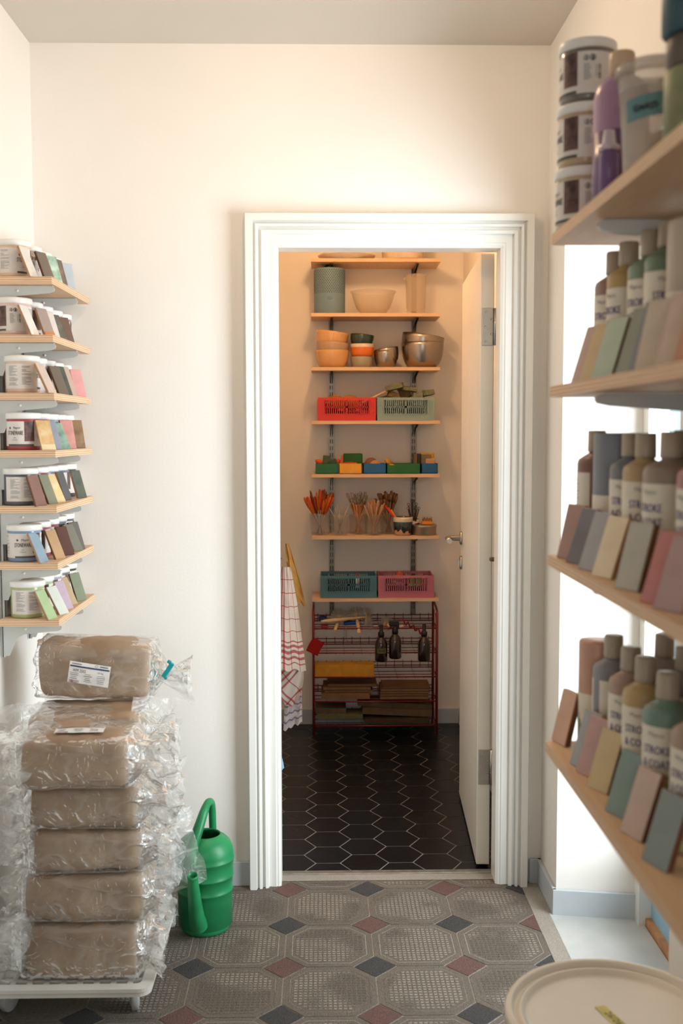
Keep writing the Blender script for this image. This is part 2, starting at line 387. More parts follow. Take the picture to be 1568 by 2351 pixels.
# ceiling lamp just above the top of the view
lamp = thing('ceiling_lamp', 'round flush ceiling lamp just outside the top of the view', 'lamp', (-.05, 2.45, ZC))
mb = MB(); mb.lathe([(0, -.001), (.12, -.001), (.12, -.03), (0, -.03)], 40); mb.build('lamp_base', M_TRIM, lamp)
# ------------------------------------------------------------------ wall shelves
def board(mb, c, d):
    mb.box(c, d, bev=.0006)
def shelf_board(name, x0, x1, y0, y1, z0, z1, parent, long='Y'):
    mb = MB(); mb.box(((x0+x1)/2, (y0+y1)/2, (z0+z1)/2), (x1-x0, y1-y0, z1-z0))
    for f in mb.bm.faces: f.material_index = 0 if abs(f.normal.z) > .5 else 1
    mb.bm.normal_update()
    for f in mb.bm.faces: f.material_index = 0 if abs(f.normal.z) > .5 else 1
    o = mb.build(name, [M_PLYF, M_PLYE], parent); return o
ORD = ['top', 'second', 'third', 'fourth', 'fifth', 'sixth', 'bottom']
LZ = [1.842, 1.692, 1.541, 1.390, 1.243, 1.092, .940]     # tops of the left shelves
LZB = [z-.0 for z in LZ]
LX1 = -.6975
for k, (yy, w) in enumerate(((2.885, 'nearer the camera'), (3.15, 'nearer the doorway wall'))):
    mb = MB(); mb.box((XL+.004, yy, 1.40), (.008, .026, 1.14)); 
    for s in (-1, 1): mb.box((XL+.010, yy+s*.012, 1.40), (.008, .002, 1.14))
    tag(mb.build('shelf_upright', M_WSTEEL), 'white slotted steel upright on the left wall, the one '+w, 'shelf upright', 'uprights of the left wall shelves')
def left_bracket(parent, yy):
    mb = MB(); poly = [(XL+.012, -.019), (-.715, -.019), (-.703, -.0215), (-.699, -.027), (-.701, -.034), (-.712, -.038), (-.80, -.046), (XL+.055, -.052), (XL+.045, -.060), (XL+.026, -.105), (XL+.012, -.105)]
    M = Matrix(((1, 0, 0, 0), (0, 0, 1, 0), (0, 1, 0, 0), (0, 0, 0, 1)))
    mb.prism([(x, z) for x, z in poly], yy-.0015, yy+.0015, M)
    mb.box((-.78, yy+.006, -.0195), (.15, .012, .002)); b = mb.build('bracket', M_WSTEEL, parent)
    mb = MB()
    mb.lathe([(0, 0), (.0036, 0), (.0036, .0012), (0, .0016)], 12, c=(XL+.07, yy-.0015, -.032), mtx=Matrix.Rotation(PI/2, 4, 'X'))
    mb.build('lit_hole_dot', M_TRIM, b)  # white disc stands in for lit wall showing through a bracket hole
for k, z in enumerate(LZ):
    t = thing('wall_shelf', ORD[k]+' plywood shelf on the left wall, holding glaze jars and test tiles', 'shelf', (0, 0, z), group='plywood shelves on the left wall')
    shelf_board('shelf_board', XL+.012, LX1, 2.83, 3.285, -.018, 0, t)
    left_bracket(t, 2.868); left_bracket(t, 3.135)

# ------------------------------------------------------------------ glaze jars
M_LABEL = mat('white_paper_label', (226, 220, 214), .5, var=.03, vs=60)
M_PHOTO = mat('brown_photo_print', (70, 52, 48), .5, vs=70, col2=(122, 92, 88))
M_PHOTO_P = mat('plum_photo_print', (92, 48, 56), .5, vs=70, col2=(150, 130, 128))
M_BAND = mat('olive_grey_print', (88, 90, 82), .5, var=.1)
RJ, RL = .0445, .0470
def jar_meshes():
    mb = MB(); mb.lathe([(0, 0), (RJ-.004, 0), (RJ-.001, .003), (RJ, .008), (RJ, .086), (RJ-.001, .088), (0, .088)], 48); body = mb
    ml = MB(); ml.lathe([(0, .0995), (RL-.004, .0995), (RL-.001, .0985), (RL, .096), (RL, .0845), (RL-.002, .083), (RL-.004, .083)], 56)
    ml.lathe([(0, .1000), (RL-.010, .1000), (RL-.009, .0995)], 40)
    r = RJ+.0003; me = MB()
    a0, a1 = math.radians(-165), math.radians(165)
    me.grid(lambda u, v: Vector((r*math.sin(a0+(a1-a0)*u), -r*math.cos(a0+(a1-a0)*u), .0115+.065*v)), 60, 1)
    return body, ml, me
def cyl(r, deg):
    a0 = math.radians(deg)
    return lambda x, y: Vector(((r)*math.sin(a0+x/r), -(r)*math.cos(a0+x/r), y))
def cquad(mb, r, deg, x0, x1, z0, z1, mi):
    n = max(1, int((x1-x0)/.004)); f = cyl(r, deg)
    mb.grid(lambda u, v: f(x0+(x1-x0)*u, z0+(z1-z0)*v), n, 1, mi, smooth=False)
def jar_print(rp):
    r = RJ+.0007; mb = MB(); rnd = random.Random(3)
    # slots: 0 dark 1 grey 2 photo 3 band 4 red flower
    for deg, cols in ((-82, 1), (-128, 1), (150, 1)):     # text columns
        z = .070
        while z > .020:
            if rnd.random() < .16: z -= .0032
            w = .026*(rnd.uniform(.75, 1) if rnd.random() < .8 else rnd.uniform(.3, .6))
            cquad(mb, r, deg, -.013, -.013+w, z, z+.0009, 1); z -= .0027
    f = cyl(r, -14)
    text_into(mb, 'STONEWARE', .0155, lambda x, y: f(x, .0455+y), 0, sx=.50)
    text_into(mb, 'STONEWARE', .0155, lambda x, y: f(x+.0003, .0455+y), 0, sx=.50)
    text_into(mb, 'Mayco', .0095, lambda x, y: f(x+.006, .0595+y+x*.05), 0, sx=.8)
    for k in range(6): cquad(mb, r, -14, -.0145+.0018*math.cos(k*PI/3)-.0012, -.0145+.0018*math.cos(k*PI/3)+.0012, .0592+.0018*math.sin(k*PI/3)-.0012, .0592+.0018*math.sin(k*PI/3)+.0012, 4)
    cquad(mb, r, -14, -.0035, .0035, .0325, .0338, 1); cquad(mb, r, -14, -.008, .008, .0270, .0280, 1)
    cquad(mb, r, -14, -.022, .052, .0115, .0165, 3)
    cquad(mb, r, 36, -.013, .014, .024, .0765, 2)
    f2 = cyl(r, 84)                                        # icons, small text, bar code
    for cx0, rr, mi in ((-.010, .0046, 1), (.0005, .0050, 0)):
        for k in range(16):
            a, b = 2*PI*k/16, 2*PI*(k+1)/16
            mb.poly([f2(cx0+rr*math.cos(a), .066+rr*math.sin(a)), f2(cx0+rr*math.cos(b), .066+rr*math.sin(b)), f2(cx0+rr*.72*math.cos(b), .066+rr*.72*math.sin(b)), f2(cx0+rr*.72*math.cos(a), .066+rr*.72*math.sin(a))], mi)
        mb.poly([f2(cx0-.0015, .063), f2(cx0+.0018, .063), f2(cx0+.0022, .068), f2(cx0-.001, .069)], mi)
    z = .056
    while z > .030: cquad(mb, r, 84, -.014, -.014+rnd.uniform(.008, .014), z, z+.0008, 1); z -= .0024
    for k in range(11): cquad(mb, r, 84, .009, .0145, .034+k*.0020, .034+k*.0020+rnd.choice((.0006, .0012)), 0)
    cquad(mb, r, 84, .0055, .0065, .036, .054, 1)
    return mb
def new_jar(bodym, rp=M_PHOTO):
    body, ml, me = jar_meshes()
    t = thing('glaze_jar', None, None)
    body.build('jar_body', bodym, t); ml.build('lid', M_WHITE, t); lb = me.build('label', M_LABEL, t)
    jar_print(0).build('label_print', [M_DARK, M_GREYP, rp, M_BAND, mat('red_flower_print', (140, 50, 70), .5)], lb)
    return t
JPROTO = new_jar(mat('beige_glaze_jar', (214, 190, 165), .25, var=.03))
first_jar = True
def jar(loc, col, rot, label, group, tilt=None):
    global first_jar
    if first_jar: t = JPROTO; first_jar = False
    else: t = copy_tree(JPROTO)
    t.location = loc; tag(t, label, 'jar', group)
    mj = mat('jar_%d_%d_%d_glaze' % col, col, .22, var=.05, coat=.3)
    for ch in t.children:
        if ch.name.startswith('label'): ch.rotation_euler = (0, 0, rot)
        if ch.name.startswith('jar_body'):
            if ch.data.users > 1: ch.data = ch.data.copy()
            ch.data.materials.clear(); ch.data.materials.append(mj)
    return t
random.seed(5)
CNM = {}
JC = [  # per shelf: (colour, colour word, label rotation deg) near -> far
 [((222, 196, 168), 'beige', 70), ((214, 205, 196), 'ivory', -30), ((150, 190, 165), 'pale green', 60), ((214, 205, 196), 'off-white', 80), ((190, 200, 210), 'pale grey', 30)],
 [((226, 198, 190), 'pale pink', -66), ((200, 190, 180), 'stone grey', 20), ((224, 190, 160), 'peach', -20), ((200, 196, 190), 'light grey', 40), ((150, 130, 118), 'brown', 60)],
 [((222, 196, 180), 'rosy beige', 112), ((224, 214, 224), 'pale lilac', -10), ((150, 140, 130), 'taupe', 10), ((98, 112, 98), 'dull green', 20), ((226, 160, 158), 'rose', 90)],
 [((166, 72, 76), 'brick red', -2), ((176, 106, 100), 'faded red', 20), ((150, 170, 196), 'powder blue', 50), ((206, 130, 120), 'coral', 10), ((188, 140, 100), 'tan', 60)],
 [((92, 96, 106), 'slate', 124), ((140, 66, 84), 'plum', 40), ((120, 128, 150), 'grey blue', -14), ((110, 116, 138), 'dusk blue', -30), ((78, 80, 88), 'charcoal', -4)],
 [((128, 152, 184), 'blue', 24), ((166, 84, 108), 'raspberry', 2), ((146, 64, 84), 'wine red', 40), ((120, 140, 160), 'steel blue', 20), ((86, 96, 106), 'graphite', 60)],
 [((172, 184, 130), 'sage green', 118), ((166, 190, 160), 'mint green', 6), ((170, 160, 186), 'lilac', 10), ((130, 134, 146), 'blue grey', -30), ((66, 66, 70), 'near-black', -8)]]
PLACE = ['nearest the camera', 'second from the camera', 'in the middle of the row', 'fourth from the camera', 'farthest from the camera']
for k, row in enumerate(JC):
    for i, (c, cw, r) in enumerate(row):
        x = -.795 if k not in (0, 1) else -.812+.004*i
        if k == 4: x = -.806+.004*i
        if k == 5: x = -.800
        y = 2.888+.0955*i
        if k == 2 and i: x -= .005
        jar((x, y, LZ[k]), c, math.radians(r), '%s glaze jar on the %s left shelf, %s' % (cw, ORD[k], PLACE[i]), 'glaze jars on the left wall shelves')

# ------------------------------------------------------------------ glaze test tiles
M_CLAY = mat('fired_tan_clay', (184, 138, 100), .75, var=.12, vs=60); M_CLAYD = mat('fired_dark_clay', (120, 78, 56), .75, var=.12, vs=60)
def tilemesh(col, col2, w, h, t, clay, dip=None, vs=30):
    col = mute(col); col2 = mute(col2) if col2 else None
    mb = MB(); mb.box((0, t/2, h/2), (w, t, h), bev=.0012)
    mb.bm.normal_update()
    for f in mb.bm.faces: f.material_index = 1 if f.normal.y > -.5 and abs(f.calc_center_median().y-0) > .0015 else 0
    o = mb.build('test_tile', [mat('tile_%d_%d_%d' % col, col, .28, vs=vs, coat=.3, var=.05, col2=col2), clay])
    if dip:
        md = MB(); md.box((0, -.0004, h*.10), (w*.96, .0008, h*.17)); md.build('bare_band' if dip != (0,) else 'x', mat('tile_band_%d_%d_%d' % dip, dip, .5), o)
    return o
LT = [  # shelf, px corner, k, col, words, col2, lean deg, rz, clay, dip
 (0, 97, 0, (222, 216, 206), 'white glossy', None, 22, 62, 0, None), (0, 136, 1, (112, 92, 74), 'brown-grey', None, 22, 46, 1, None), (0, 154, 2, (92, 160, 124), 'green speckled', (196, 226, 206), 18, 40, 0, None), (0, 166, 3, (66, 54, 52), 'dark striped', (140, 96, 60), 15, 66, 0, None), (0, 182, 4, (178, 192, 204), 'pale blue', None, 10, 36, 0, None),
 (1, 97, 0, (232, 228, 222), 'white', None, 24, 60, 0, None), (1, 134, 1, (170, 146, 134), 'taupe', None, 22, 44, 0, (214, 130, 76)), (1, 146, 2, (222, 214, 206), 'cream white', None, 20, 42, 0, None), (1, 162, 3, (72, 68, 58), 'black speckled', (110, 108, 92), 22, 46, 0, None), (1, 178, 4, (118, 84, 66), 'chestnut', None, 20, 36, 1, None),
 (2, 133, 0, (214, 182, 164), 'pale salmon', None, 26, 62, 0, None), (2, 162, 1, (110, 94, 80), 'grey-brown', None, 24, 44, 1, None), (2, 170, 2, (58, 84, 58), 'dark green', (36, 44, 38), 20, 50, 1, None), (2, 180, 3, (200, 160, 140), 'peach-edged', None, 18, 66, 0, None), (2, 201, 4, (236, 150, 148), 'bright pink', None, 16, 34, 0, None),
 (3, 129, 0, (222, 158, 76), 'amber', (232, 200, 140), 22, 34, 0, (238, 216, 178)), (3, 144, 1, (146, 156, 176), 'blue-grey', None, 22, 40, 1, None), (3, 164, 2, (150, 196, 178), 'mint speckled', (96, 140, 118), 30, 42, 1, None), (3, 176, 3, (232, 142, 134), 'salmon pink', (204, 126, 110), 14, 36, 1, None), (3, 197, 4, (172, 118, 66), 'golden brown', (120, 84, 52), 14, 34, 0, None),
 (4, 105, 0, (146, 102, 92), 'mauve brown', None, 20, 44, 1, None), (4, 131, 1, (128, 132, 102), 'sage green', None, 22, 50, 1, None), (4, 149, 2, (234, 192, 96), 'yellow cream', (238, 214, 160), 26, 46, 0, None), (4, 163, 3, (74, 78, 86), 'dark slate', None, 18, 56, 0, None), (4, 198, 4, (92, 104, 84), 'moss grey', (70, 80, 70), 18, 44, 0, None),
 (5, 107, 0, (132, 166, 190), 'light blue', None, 24, 52, 0, None), (5, 146, 1, (200, 150, 96), 'ochre', None, 24, 46, 1, None), (5, 167, 2, (98, 56, 52), 'maroon', None, 22, 38, 1, None), (5, 187, 3, (118, 118, 98), 'olive grey', None, 26, 46, 0, None), (5, 192, 4, (104, 98, 90), 'grey-brown', None, 20, 40, 1, None),
 (6, 124, 0, (166, 202, 136), 'apple green', None, 28, 50, 0, None), (6, 151, 1, (212, 222, 208), 'pale mint white', None, 30, 48, 0, None), (6, 162, 2, (196, 168, 192), 'lilac', None, 24, 48, 0, None), (6, 172, 3, (196, 162, 116), 'sand', None, 26, 46, 0, None), (6, 193, 4, (126, 140, 108), 'grey-green', None, 20, 42, 1, None)]
LSP = ['near end of', 'second spot on', 'middle of', 'fourth spot on', 'far end of']
for k, px, i, c, wd, c2, ln, rz, cl, dip in LT:
    Y = max(2.862+.077*i, .700*2452/(735-px)) if px < 205 else 3.2
    Y = min(Y, 3.245)
    p = at(px, 1000, Y); p.z = LZ[k]+.0005
    if p.x < -.756: p.x = -.752
    rzr = math.radians(min(76, rz+(10 if k == 3 else 20))); w = .042
    o = tilemesh(c, c2, w, .086, .0075, M_CLAYD if cl else M_CLAY, dip)
    o.location = (p.x-w/2*math.cos(rzr), p.y-w/2*math.sin(rzr), p.z); o.rotation_euler = (-math.radians(ln), 0, rzr)
    tag(o, '%s glaze test tile at the %s the %s left shelf' % (wd, LSP[i], ORD[k]), 'tile', 'test tiles on the left wall shelves')
# ------------------------------------------------------------------ right hand shelves (near the camera)
RX0, RX1, RY1, RY0 = .386, XR-.012, 1.80, .35
RZ = [1.764, 1.512, 1.228, .905]
RORD = ['top', 'second', 'third', 'lowest']
for k, z in enumerate(RZ):
    t = thing('wall_shelf', RORD[k]+' plywood shelf on the right, close to the camera', 'shelf', (0, 0, z), group='plywood shelves on the right')
    shelf_board('shelf_board', RX0, RX1, RY0, RY1, -.018, 0, t)
    for yy in (1.58, .70):
        mb = MB(); poly = [(RX1+.01, -.019), (.42, -.019), (.409, -.022), (.406, -.028), (.410, -.034), (.43, -.038), (.60, -.050), (RX1-.03, -.075), (RX1+.01, -.10)]
        M = Matrix(((1, 0, 0, 0), (0, 0, 1, 0), (0, 1, 0, 0), (0, 0, 0, 1)))
        mb.prism(poly, yy-.006, yy+.006, M); mb.build('bracket', M_WSTEEL, t)
for yy, w in ((1.58, 'farther one, beside the window recess'), (.70, 'nearer one, beside the camera')):
    mb = MB(); mb.box((XR-.006, yy, 1.35), (.012, .026, 1.2))
    tag(mb.build('shelf_upright', M_WSTEEL), 'steel upright of the right shelves, '+w, 'shelf upright', 'uprights of the right shelves')
# jars stacked on the top shelf
for i, (c, w) in enumerate((((196, 176, 150), 'lowest'), ((190, 168, 140), 'middle'), ((122, 116, 110), 'topmost'))):
    jar((.4345+.002*i, 1.785, RZ[0]+.0005+.1003*i), c, math.radians(-76-6*i), 'glaze jar with printed label, %s of the stack of three on the top right shelf' % w, 'stacked jars on the top right shelf')
def scribble(mb, fn, w, h, mi=0, seed=1, t=.0009):
    rnd = random.Random(seed); n = 46; P_ = [(-w/2+w*k/n+.25*h*math.sin(k*1.9), h*.5*math.sin(k*1.05+seed)*(.5+.5*math.sin(k*.37+seed*2)**2)) for k in range(n+1)]
    for (x0, y0), (x1, y1) in zip(P_, P_[1:]): mb.poly([fn(x0, y0-t), fn(x1, y1-t), fn(x1, y1+t), fn(x0, y0+t)], mi)
# bottle builder -----------------------------------------------------------
M_GREEN = mat('meadow_print', (156, 168, 96), .5, vs=60, col2=(200, 202, 150)); M_PURP = mat('purple_print', (92, 74, 132), .5, var=.1)
M_TEAL = mat('teal_print', (104, 140, 120), .5); M_PAPER2 = mat('cream_bottle_label', (228, 220, 204), .5, var=.03)
M_CAP = mat('putty_plastic_cap', (176, 162, 144), .4, var=.03)
def bottle(px, Xl, sh, col, cw, label, rot=0, r=.0325, h=.165, cap=True, y=None, capm=None, xoff=0, name='glaze_bottle'):
    Y = Xl*2452/(px-735) if y is None else y
    t = thing(name, label, 'bottle', (Xl+r+xoff, Y, RZ[sh]+.0005), (0, 0, math.radians(rot)), group='glaze bottles on the right shelves')
    mb = MB()
    pr = [(0, 0), (r-.003, 0), (r, .003), (r, h-.012), (r-.002, h-.005), (r-.009, h), (.0135, h+.006), (.0125, h+.012), (0, h+.012)] if cap else [(0, 0), (r-.003, 0), (r, .003), (r, h-.004), (r-.002, h), (0, h)]
    mb.lathe(pr, 36); mb.build('bottle_body', mat('bottle_%d_%d_%d' % col, mute(col), .35, var=.04), t)
    if cap:
        mb = MB(); mb.lathe([(0, h+.044), (.0135, h+.044), (.015, h+.042), (.0155, h+.012), (.0155, h+.008), (0, h+.008)], 32); mb.build('cap', capm or M_CAP, t)
    rr = r+.0003; mb = MB(); top = h*.84 if cap else h*.52
    mb.grid(lambda u, v: Vector((rr*math.sin(-2.9+5.8*u), -rr*math.cos(-2.9+5.8*u), .006+(top-.006)*v)), 48, 12, mif=lambda u, v: 1 if v < .42+.05*math.sin(u*11) else 0)
    lb = mb.build('label', [M_PAPER2, M_GREEN], t)
    r2 = r+.0007; mb = MB(); f = cyl(r2, 0)
    if cap:
        text_into(mb, 'Mayco', .009, lambda x, y: f(x, top*.92+y), 2)
        for dx in (0, .0006):
            text_into(mb, 'STROKE', .016, lambda x, y: f(x+dx, top*.76+y), 0, sx=.7); text_into(mb, '& COAT', .016, lambda x, y: f(x+dx, top*.62+y), 0, sx=.7)
        cquad(mb, r2, 0, -.02, .018, top*.42, top*.42+.0016, 1); cquad(mb, r2, 0, -.012, .016, top*.34, top*.34+.0016, 1)
        for k in range(9): cquad(mb, r2, 100, -.012, .010+.004*(k % 2), top*.9-k*.006, top*.9-k*.006+.0012, 2)
    else:
        cquad(mb, r2, 20, -.016, .016, top*.72, top*.72+.003, 2); cquad(mb, r2, 20, -.010, .012, top*.63, top*.63+.002, 2)
    mb.build('label_print', [M_PURP, M_TEAL, M_GREYP], lb)
    return t
bottle(1362, .440, 1, (168, 124, 112), '', 'dusty pink topped bottle at the far end of the second right shelf', -50, h=.166)
bottle(1390, .440, 1, (198, 158, 88), '', 'ochre topped bottle on the second right shelf, beside the dusty pink one', -70, h=.168)
bottle(1438, .442, 1, (124, 150, 118), '', 'green topped bottle behind the pale green test tile on the second right shelf', -58, h=.166)
bottle(1476, .444, 1, (112, 140, 108), '', 'green topped bottle with its purple lettering facing out on the second right shelf', -22, h=.166)
bottle(1528, .440, 1, (196, 174, 150), '', 'tall beige bottle with red mark at the picture edge on the second right shelf', -40, r=.040, h=.19, cap=False)
bottle(1328, .437, 2, (150, 96, 84), '', 'brick topped bottle at the far end of the third right shelf', 160, h=.166)
bottle(1365, .437, 2, (132, 140, 152), '', 'tall blue-grey capless bottle on the third right shelf', 30, r=.036, h=.206, cap=False)
bottle(1404, .440, 2, (120, 124, 130), '', 'grey topped bottle on the third right shelf between blue-grey and ochre ones', -40, h=.162)
bottle(1434, .440, 2, (196, 160, 106), '', 'ochre topped bottle with purple lettering on the third right shelf', -24, h=.162)
bottle(1482, .440, 2, (160, 136, 118), '', 'wide taupe bottle on the third right shelf near the picture edge', -66, r=.037, h=.164)
bottle(1562, .440, 2, (190, 110, 112), '', 'rose topped bottle cut by the picture edge on the third right shelf', -66, h=.164)
bottle(1322, .434, 3, (214, 152, 124), '', 'salmon coloured capless bottle at the far end of the lowest right shelf', 0, r=.031, h=.182, cap=False, y=1.765)
bottle(1372, .440, 3, (136, 136, 142), '', 'grey topped bottle on the lowest right shelf next to the salmon one', 110, h=.160)
bottle(1410, .440, 3, (178, 140, 120), '', 'pinkish brown topped bottle on the lowest right shelf', -40, h=.160)
bottle(1443, .441, 3, (196, 158, 92), '', 'mustard topped bottle on the lowest right shelf', -36, h=.160)
bottle(1492, .440, 3, (110, 146, 128), '', 'teal green topped bottle on the lowest right shelf', -44, h=.160)
bottle(1525, .443, 3, (176, 142, 118), '', 'tan topped bottle on the lowest right shelf at the picture edge', -52, h=.160, y=1.315)
for px, sh, y, c, w in ((0, 3, 1.67, (170, 150, 140), 'far'), (0, 3, 1.57, (150, 140, 134), 'middle'), (0, 3, 1.475, (128, 134, 124), 'near'), (0, 1, 1.52, (110, 140, 112), 'near'), (0, 2, 1.60, (160, 130, 110), 'far'), (0, 2, 1.50, (130, 140, 150), 'middle'), (0, 2, 1.41, (180, 150, 130), 'near')):
    bottle(0, .5145, sh, c, '', 'bottle standing in the back row at the %s end of the %s right shelf' % (w, RORD[sh]) if w != 'middle' else 'bottle in the middle of the back row on the %s right shelf' % RORD[sh], 60, h=.166, y=y)
# test tiles on the right shelves
RT = [(1, 1316, (190, 132, 104), 'terracotta', 18, -64, 0), (1, 1334, (200, 158, 76), 'mustard yellow', 30, -60, 0), (1, 1362, (166, 190, 156), 'pale mint', 30, -56, 1), (1, 1420, (98, 104, 62), 'dark olive', 18, -72, 1), (1, 1450, (76, 78, 86), 'slate', 16, -74, 0), (1, 1464, (214, 190, 160), 'large cream', 16, -48, 1), (1, 1512, (216, 186, 158), 'cream pink', 24, -50, 0), (1, 1556, (222, 140, 96), 'orange', 20, -50, 0),
 (2, 1288, (166, 106, 82), 'rust brown', 14, -56, 0), (2, 1310, (88, 78, 90), 'dark purple', 20, -62, 0), (2, 1339, (148, 144, 146), 'mid grey', 22, -60, 1), (2, 1371, (226, 200, 150), 'straw yellow', 22, -58, 0), (2, 1427, (176, 170, 152), 'light grey', 16, -56, 1), (2, 1489, (206, 100, 92), 'coral red', 24, -56, 1), (2, 1521, (178, 134, 132), 'mauve', 26, -56, 0),
 (3, 1281, (220, 156, 122), 'peach', 14, -66, 1), (3, 1325, (146, 146, 150), 'blue-grey', 22, -60, 0), (3, 1340, (200, 140, 128), 'dusty pink', 26, -52, 0), (3, 1367, (204, 172, 104), 'yellow', 26, -54, 1), (3, 1413, (110, 140, 126), 'teal', 26, -56, 1), (3, 1451, (198, 160, 136), 'pink beige', 22, -60, 1), (3, 1505, (122, 138, 134), 'mottled blue', 22, -58, 1)]
for sh, px, c, wd, ln, rz, cl in RT:
    X = .391 if sh != 3 else .397
    Y = X*2452/(px-735); rzr = math.radians(max(-74, rz-11)); ln = min(ln, 19); w = .047
    p = Vector((X, Y, RZ[sh]+.0006))
    o = tilemesh(c, None, w, .092, .012, M_CLAYD if cl else M_CLAY, None)
    o.location = (p.x+w/2*math.cos(rzr), p.y+w/2*math.sin(rzr)*.0, p.z); o.rotation_euler = (-math.radians(ln), 0, rzr)
    tag(o, '%s glaze test tile on the %s right shelf' % (wd, RORD[sh]), 'tile', 'test tiles on the right shelves')
# top shelf bits
t = thing('purple_bottle', 'big lilac plastic bottle with beige cap on the top right shelf', 'bottle', (.452, 1.63, RZ[0]+.0005))
mb = MB(); r = .041
mb.lathe([(0, 0), (r-.003, 0), (r, .004), (r, .168), (r-.004, .184), (r-.014, .195), (.016, .199), (0, .199)], 40, mis=[1]*2+[0]*6)
mb.build('bottle_body', mat('lilac_plastic', (176, 140, 172), .3, var=.04), t)
mb = MB(); mb.lathe([(r+.0004, .012), (r+.0004, .115)], 40); mb.build('fill_line', mat('violet_liquid', (116, 86, 128), .3), t)
mb = MB(); mb.lathe([(0, .199), (.019, .199), (.019, .232), (.017, .235), (0, .235)], 32); mb.build('cap', mat('beige_cap', (212, 184, 156), .4), t)
t = thing('dropper_bottle', 'tiny purple bottle with glossy white cap in front of the lilac bottle', 'bottle', (.412, 1.545, RZ[0]+.0005))
mb = MB(); mb.lathe([(0, 0), (.0135, 0), (.0135, .066), (.009, .072), (0, .072)], 24); mb.build('bottle_body', mat('purple_plastic', (120, 92, 140), .3), t)
mb = MB(); mb.lathe([(0, .070), (.0155, .070), (.0155, .076), (.010, .080), (.008, .098), (0, .100)], 24); mb.build('cap', mat('glossy_lilac_cap', (206, 190, 206), .12, coat=.6), t)
M_CLEAR = mat('cloudy_clear_plastic', (232, 222, 210), .18, alpha=.38, var=.02)
t = thing('plastic_tub', 'clear plastic tub with teal tape label on the top right shelf', 'tub', (.440, 1.43, RZ[0]+.0005))
mb = MB(); mb.lathe([(0, .001), (.036, .001), (.038, .004), (.047, .150), (.051, .131), (.051, .146), (.048, .147), (.046, .130), (.0365, .006), (0, .003)], 48); mb.build('tub_body', M_CLEAR, t)
mb = MB(); tb = lambda x, y: Vector(((.0405+(y)*.062)*math.sin(x/.044-.55), -(.0405+(y)*.062)*math.cos(x/.044-.55), y))
mb.grid(lambda u, v: tb(-.026+.052*u, .070+.028*v+.006*u), 16, 2); tl = mb.build('tape_label', mat('teal_tape', (104, 146, 150), .5, var=.05), t)
mb = MB(); tb2 = lambda x, y: Vector(((.0412+(y)*.062)*math.sin(x/.044-.55), -(.0412+(y)*.062)*math.cos(x/.044-.55), y)); scribble(mb, lambda x, y: tb2(x, .086+y+x*.1), .030, .009); mb.build('handwriting', M_DARK, tl)
rnd = random.Random(9); mb = MB()
for k in range(26):
    a = rnd.uniform(0, 2*PI); q = rnd.uniform(0, .026); mb.box((q*math.cos(a), q*math.sin(a), .014+rnd.uniform(0, .05)), (.016, .012, .011), rot=rnd.uniform(0, 3), bev=.003)
tag(mb.build('wax_lumps', mat('cream_lumps', (222, 206, 190), .5, var=.1)), 'cream lumps inside the clear tub on the top right shelf', 'lumps', kind='stuff').location = (.440, 1.43, RZ[0]+.004)
for i, (c, cw, hh_, rr) in enumerate((((146, 150, 112), 'olive and grey', .084, .036), ((112, 100, 88), 'brown', .036, .034), ((64, 96, 108), 'dark teal', .075, .040), ((96, 92, 78), 'mottled dark', .075, .045))):
    z0 = RZ[0]+.0005+[0, .0842, .1204, .1956][i]
    mb = MB(); mb.lathe([(0, 0), (rr-.004, 0), (rr, .004), (rr, hh_-.005), (rr-.004, hh_), (0, hh_)], 32)
    tag(mb.build('pot', mat('pot_%s' % cw.replace(' ', '_'), c, .5, vs=20, var=.2), loc=(.431, 1.245, z0)), '%s pot in the stack at the top right corner of the picture' % cw, 'pot', 'stacked pots at the near end of the top right shelf')
# ------------------------------------------------------------------ white bucket
t = thing('plastic_bucket', 'large cream plastic bucket with flat lid in the lower right corner', 'bucket', (.5, 1.74, .001), (0, 0, 0))
M_CREAM = mat('cream_plastic', (228, 218, 202), .38, vs=4, var=.06, bump=.05, bs=30)
mb = MB(); R = .176; mb.lathe([(0, 0), (R-.03, 0), (R-.026, .004), (R-.008, .40), (R+.002, .402), (R+.002, .409), (R-.007, .411), (R-.006, .43), (0, .43)], 72); mb.build('bucket_body', M_CREAM, t)
mb = MB(); mb.lathe([(R+.004, .418), (R+.010, .420), (R+.011, .446), (R+.008, .451), (R+.002, .452), (R-.002, .449), (R-.004, .441), (R-.010, .440), (R-.013, .4445), (R-.018, .4445), (R-.022, .436), (R-.03, .434), (0, .434)], 96); ld = mb.build('lid', M_CREAM, t)
mb = MB(); mb.box((0, 0, 0), (.085, .020, .0008)); ta, tb_ = onz(1378, 2312, .4355), onz(1440, 2368, .4355); tp = mb.build('tape_label', mat('yellow_tape', (206, 192, 92), .5, var=.1, vs=30), ld, ((ta.x+tb_.x)/2-.5, (ta.y+tb_.y)/2-1.74, .4350), (0, 0, math.atan2(tb_.y-ta.y, tb_.x-ta.x)))
mb = MB(); text_into(mb, '26/26', .019, lambda x, y: Vector((x, y, .0007)), 0); mb.build('handwriting', M_DARK, tp)
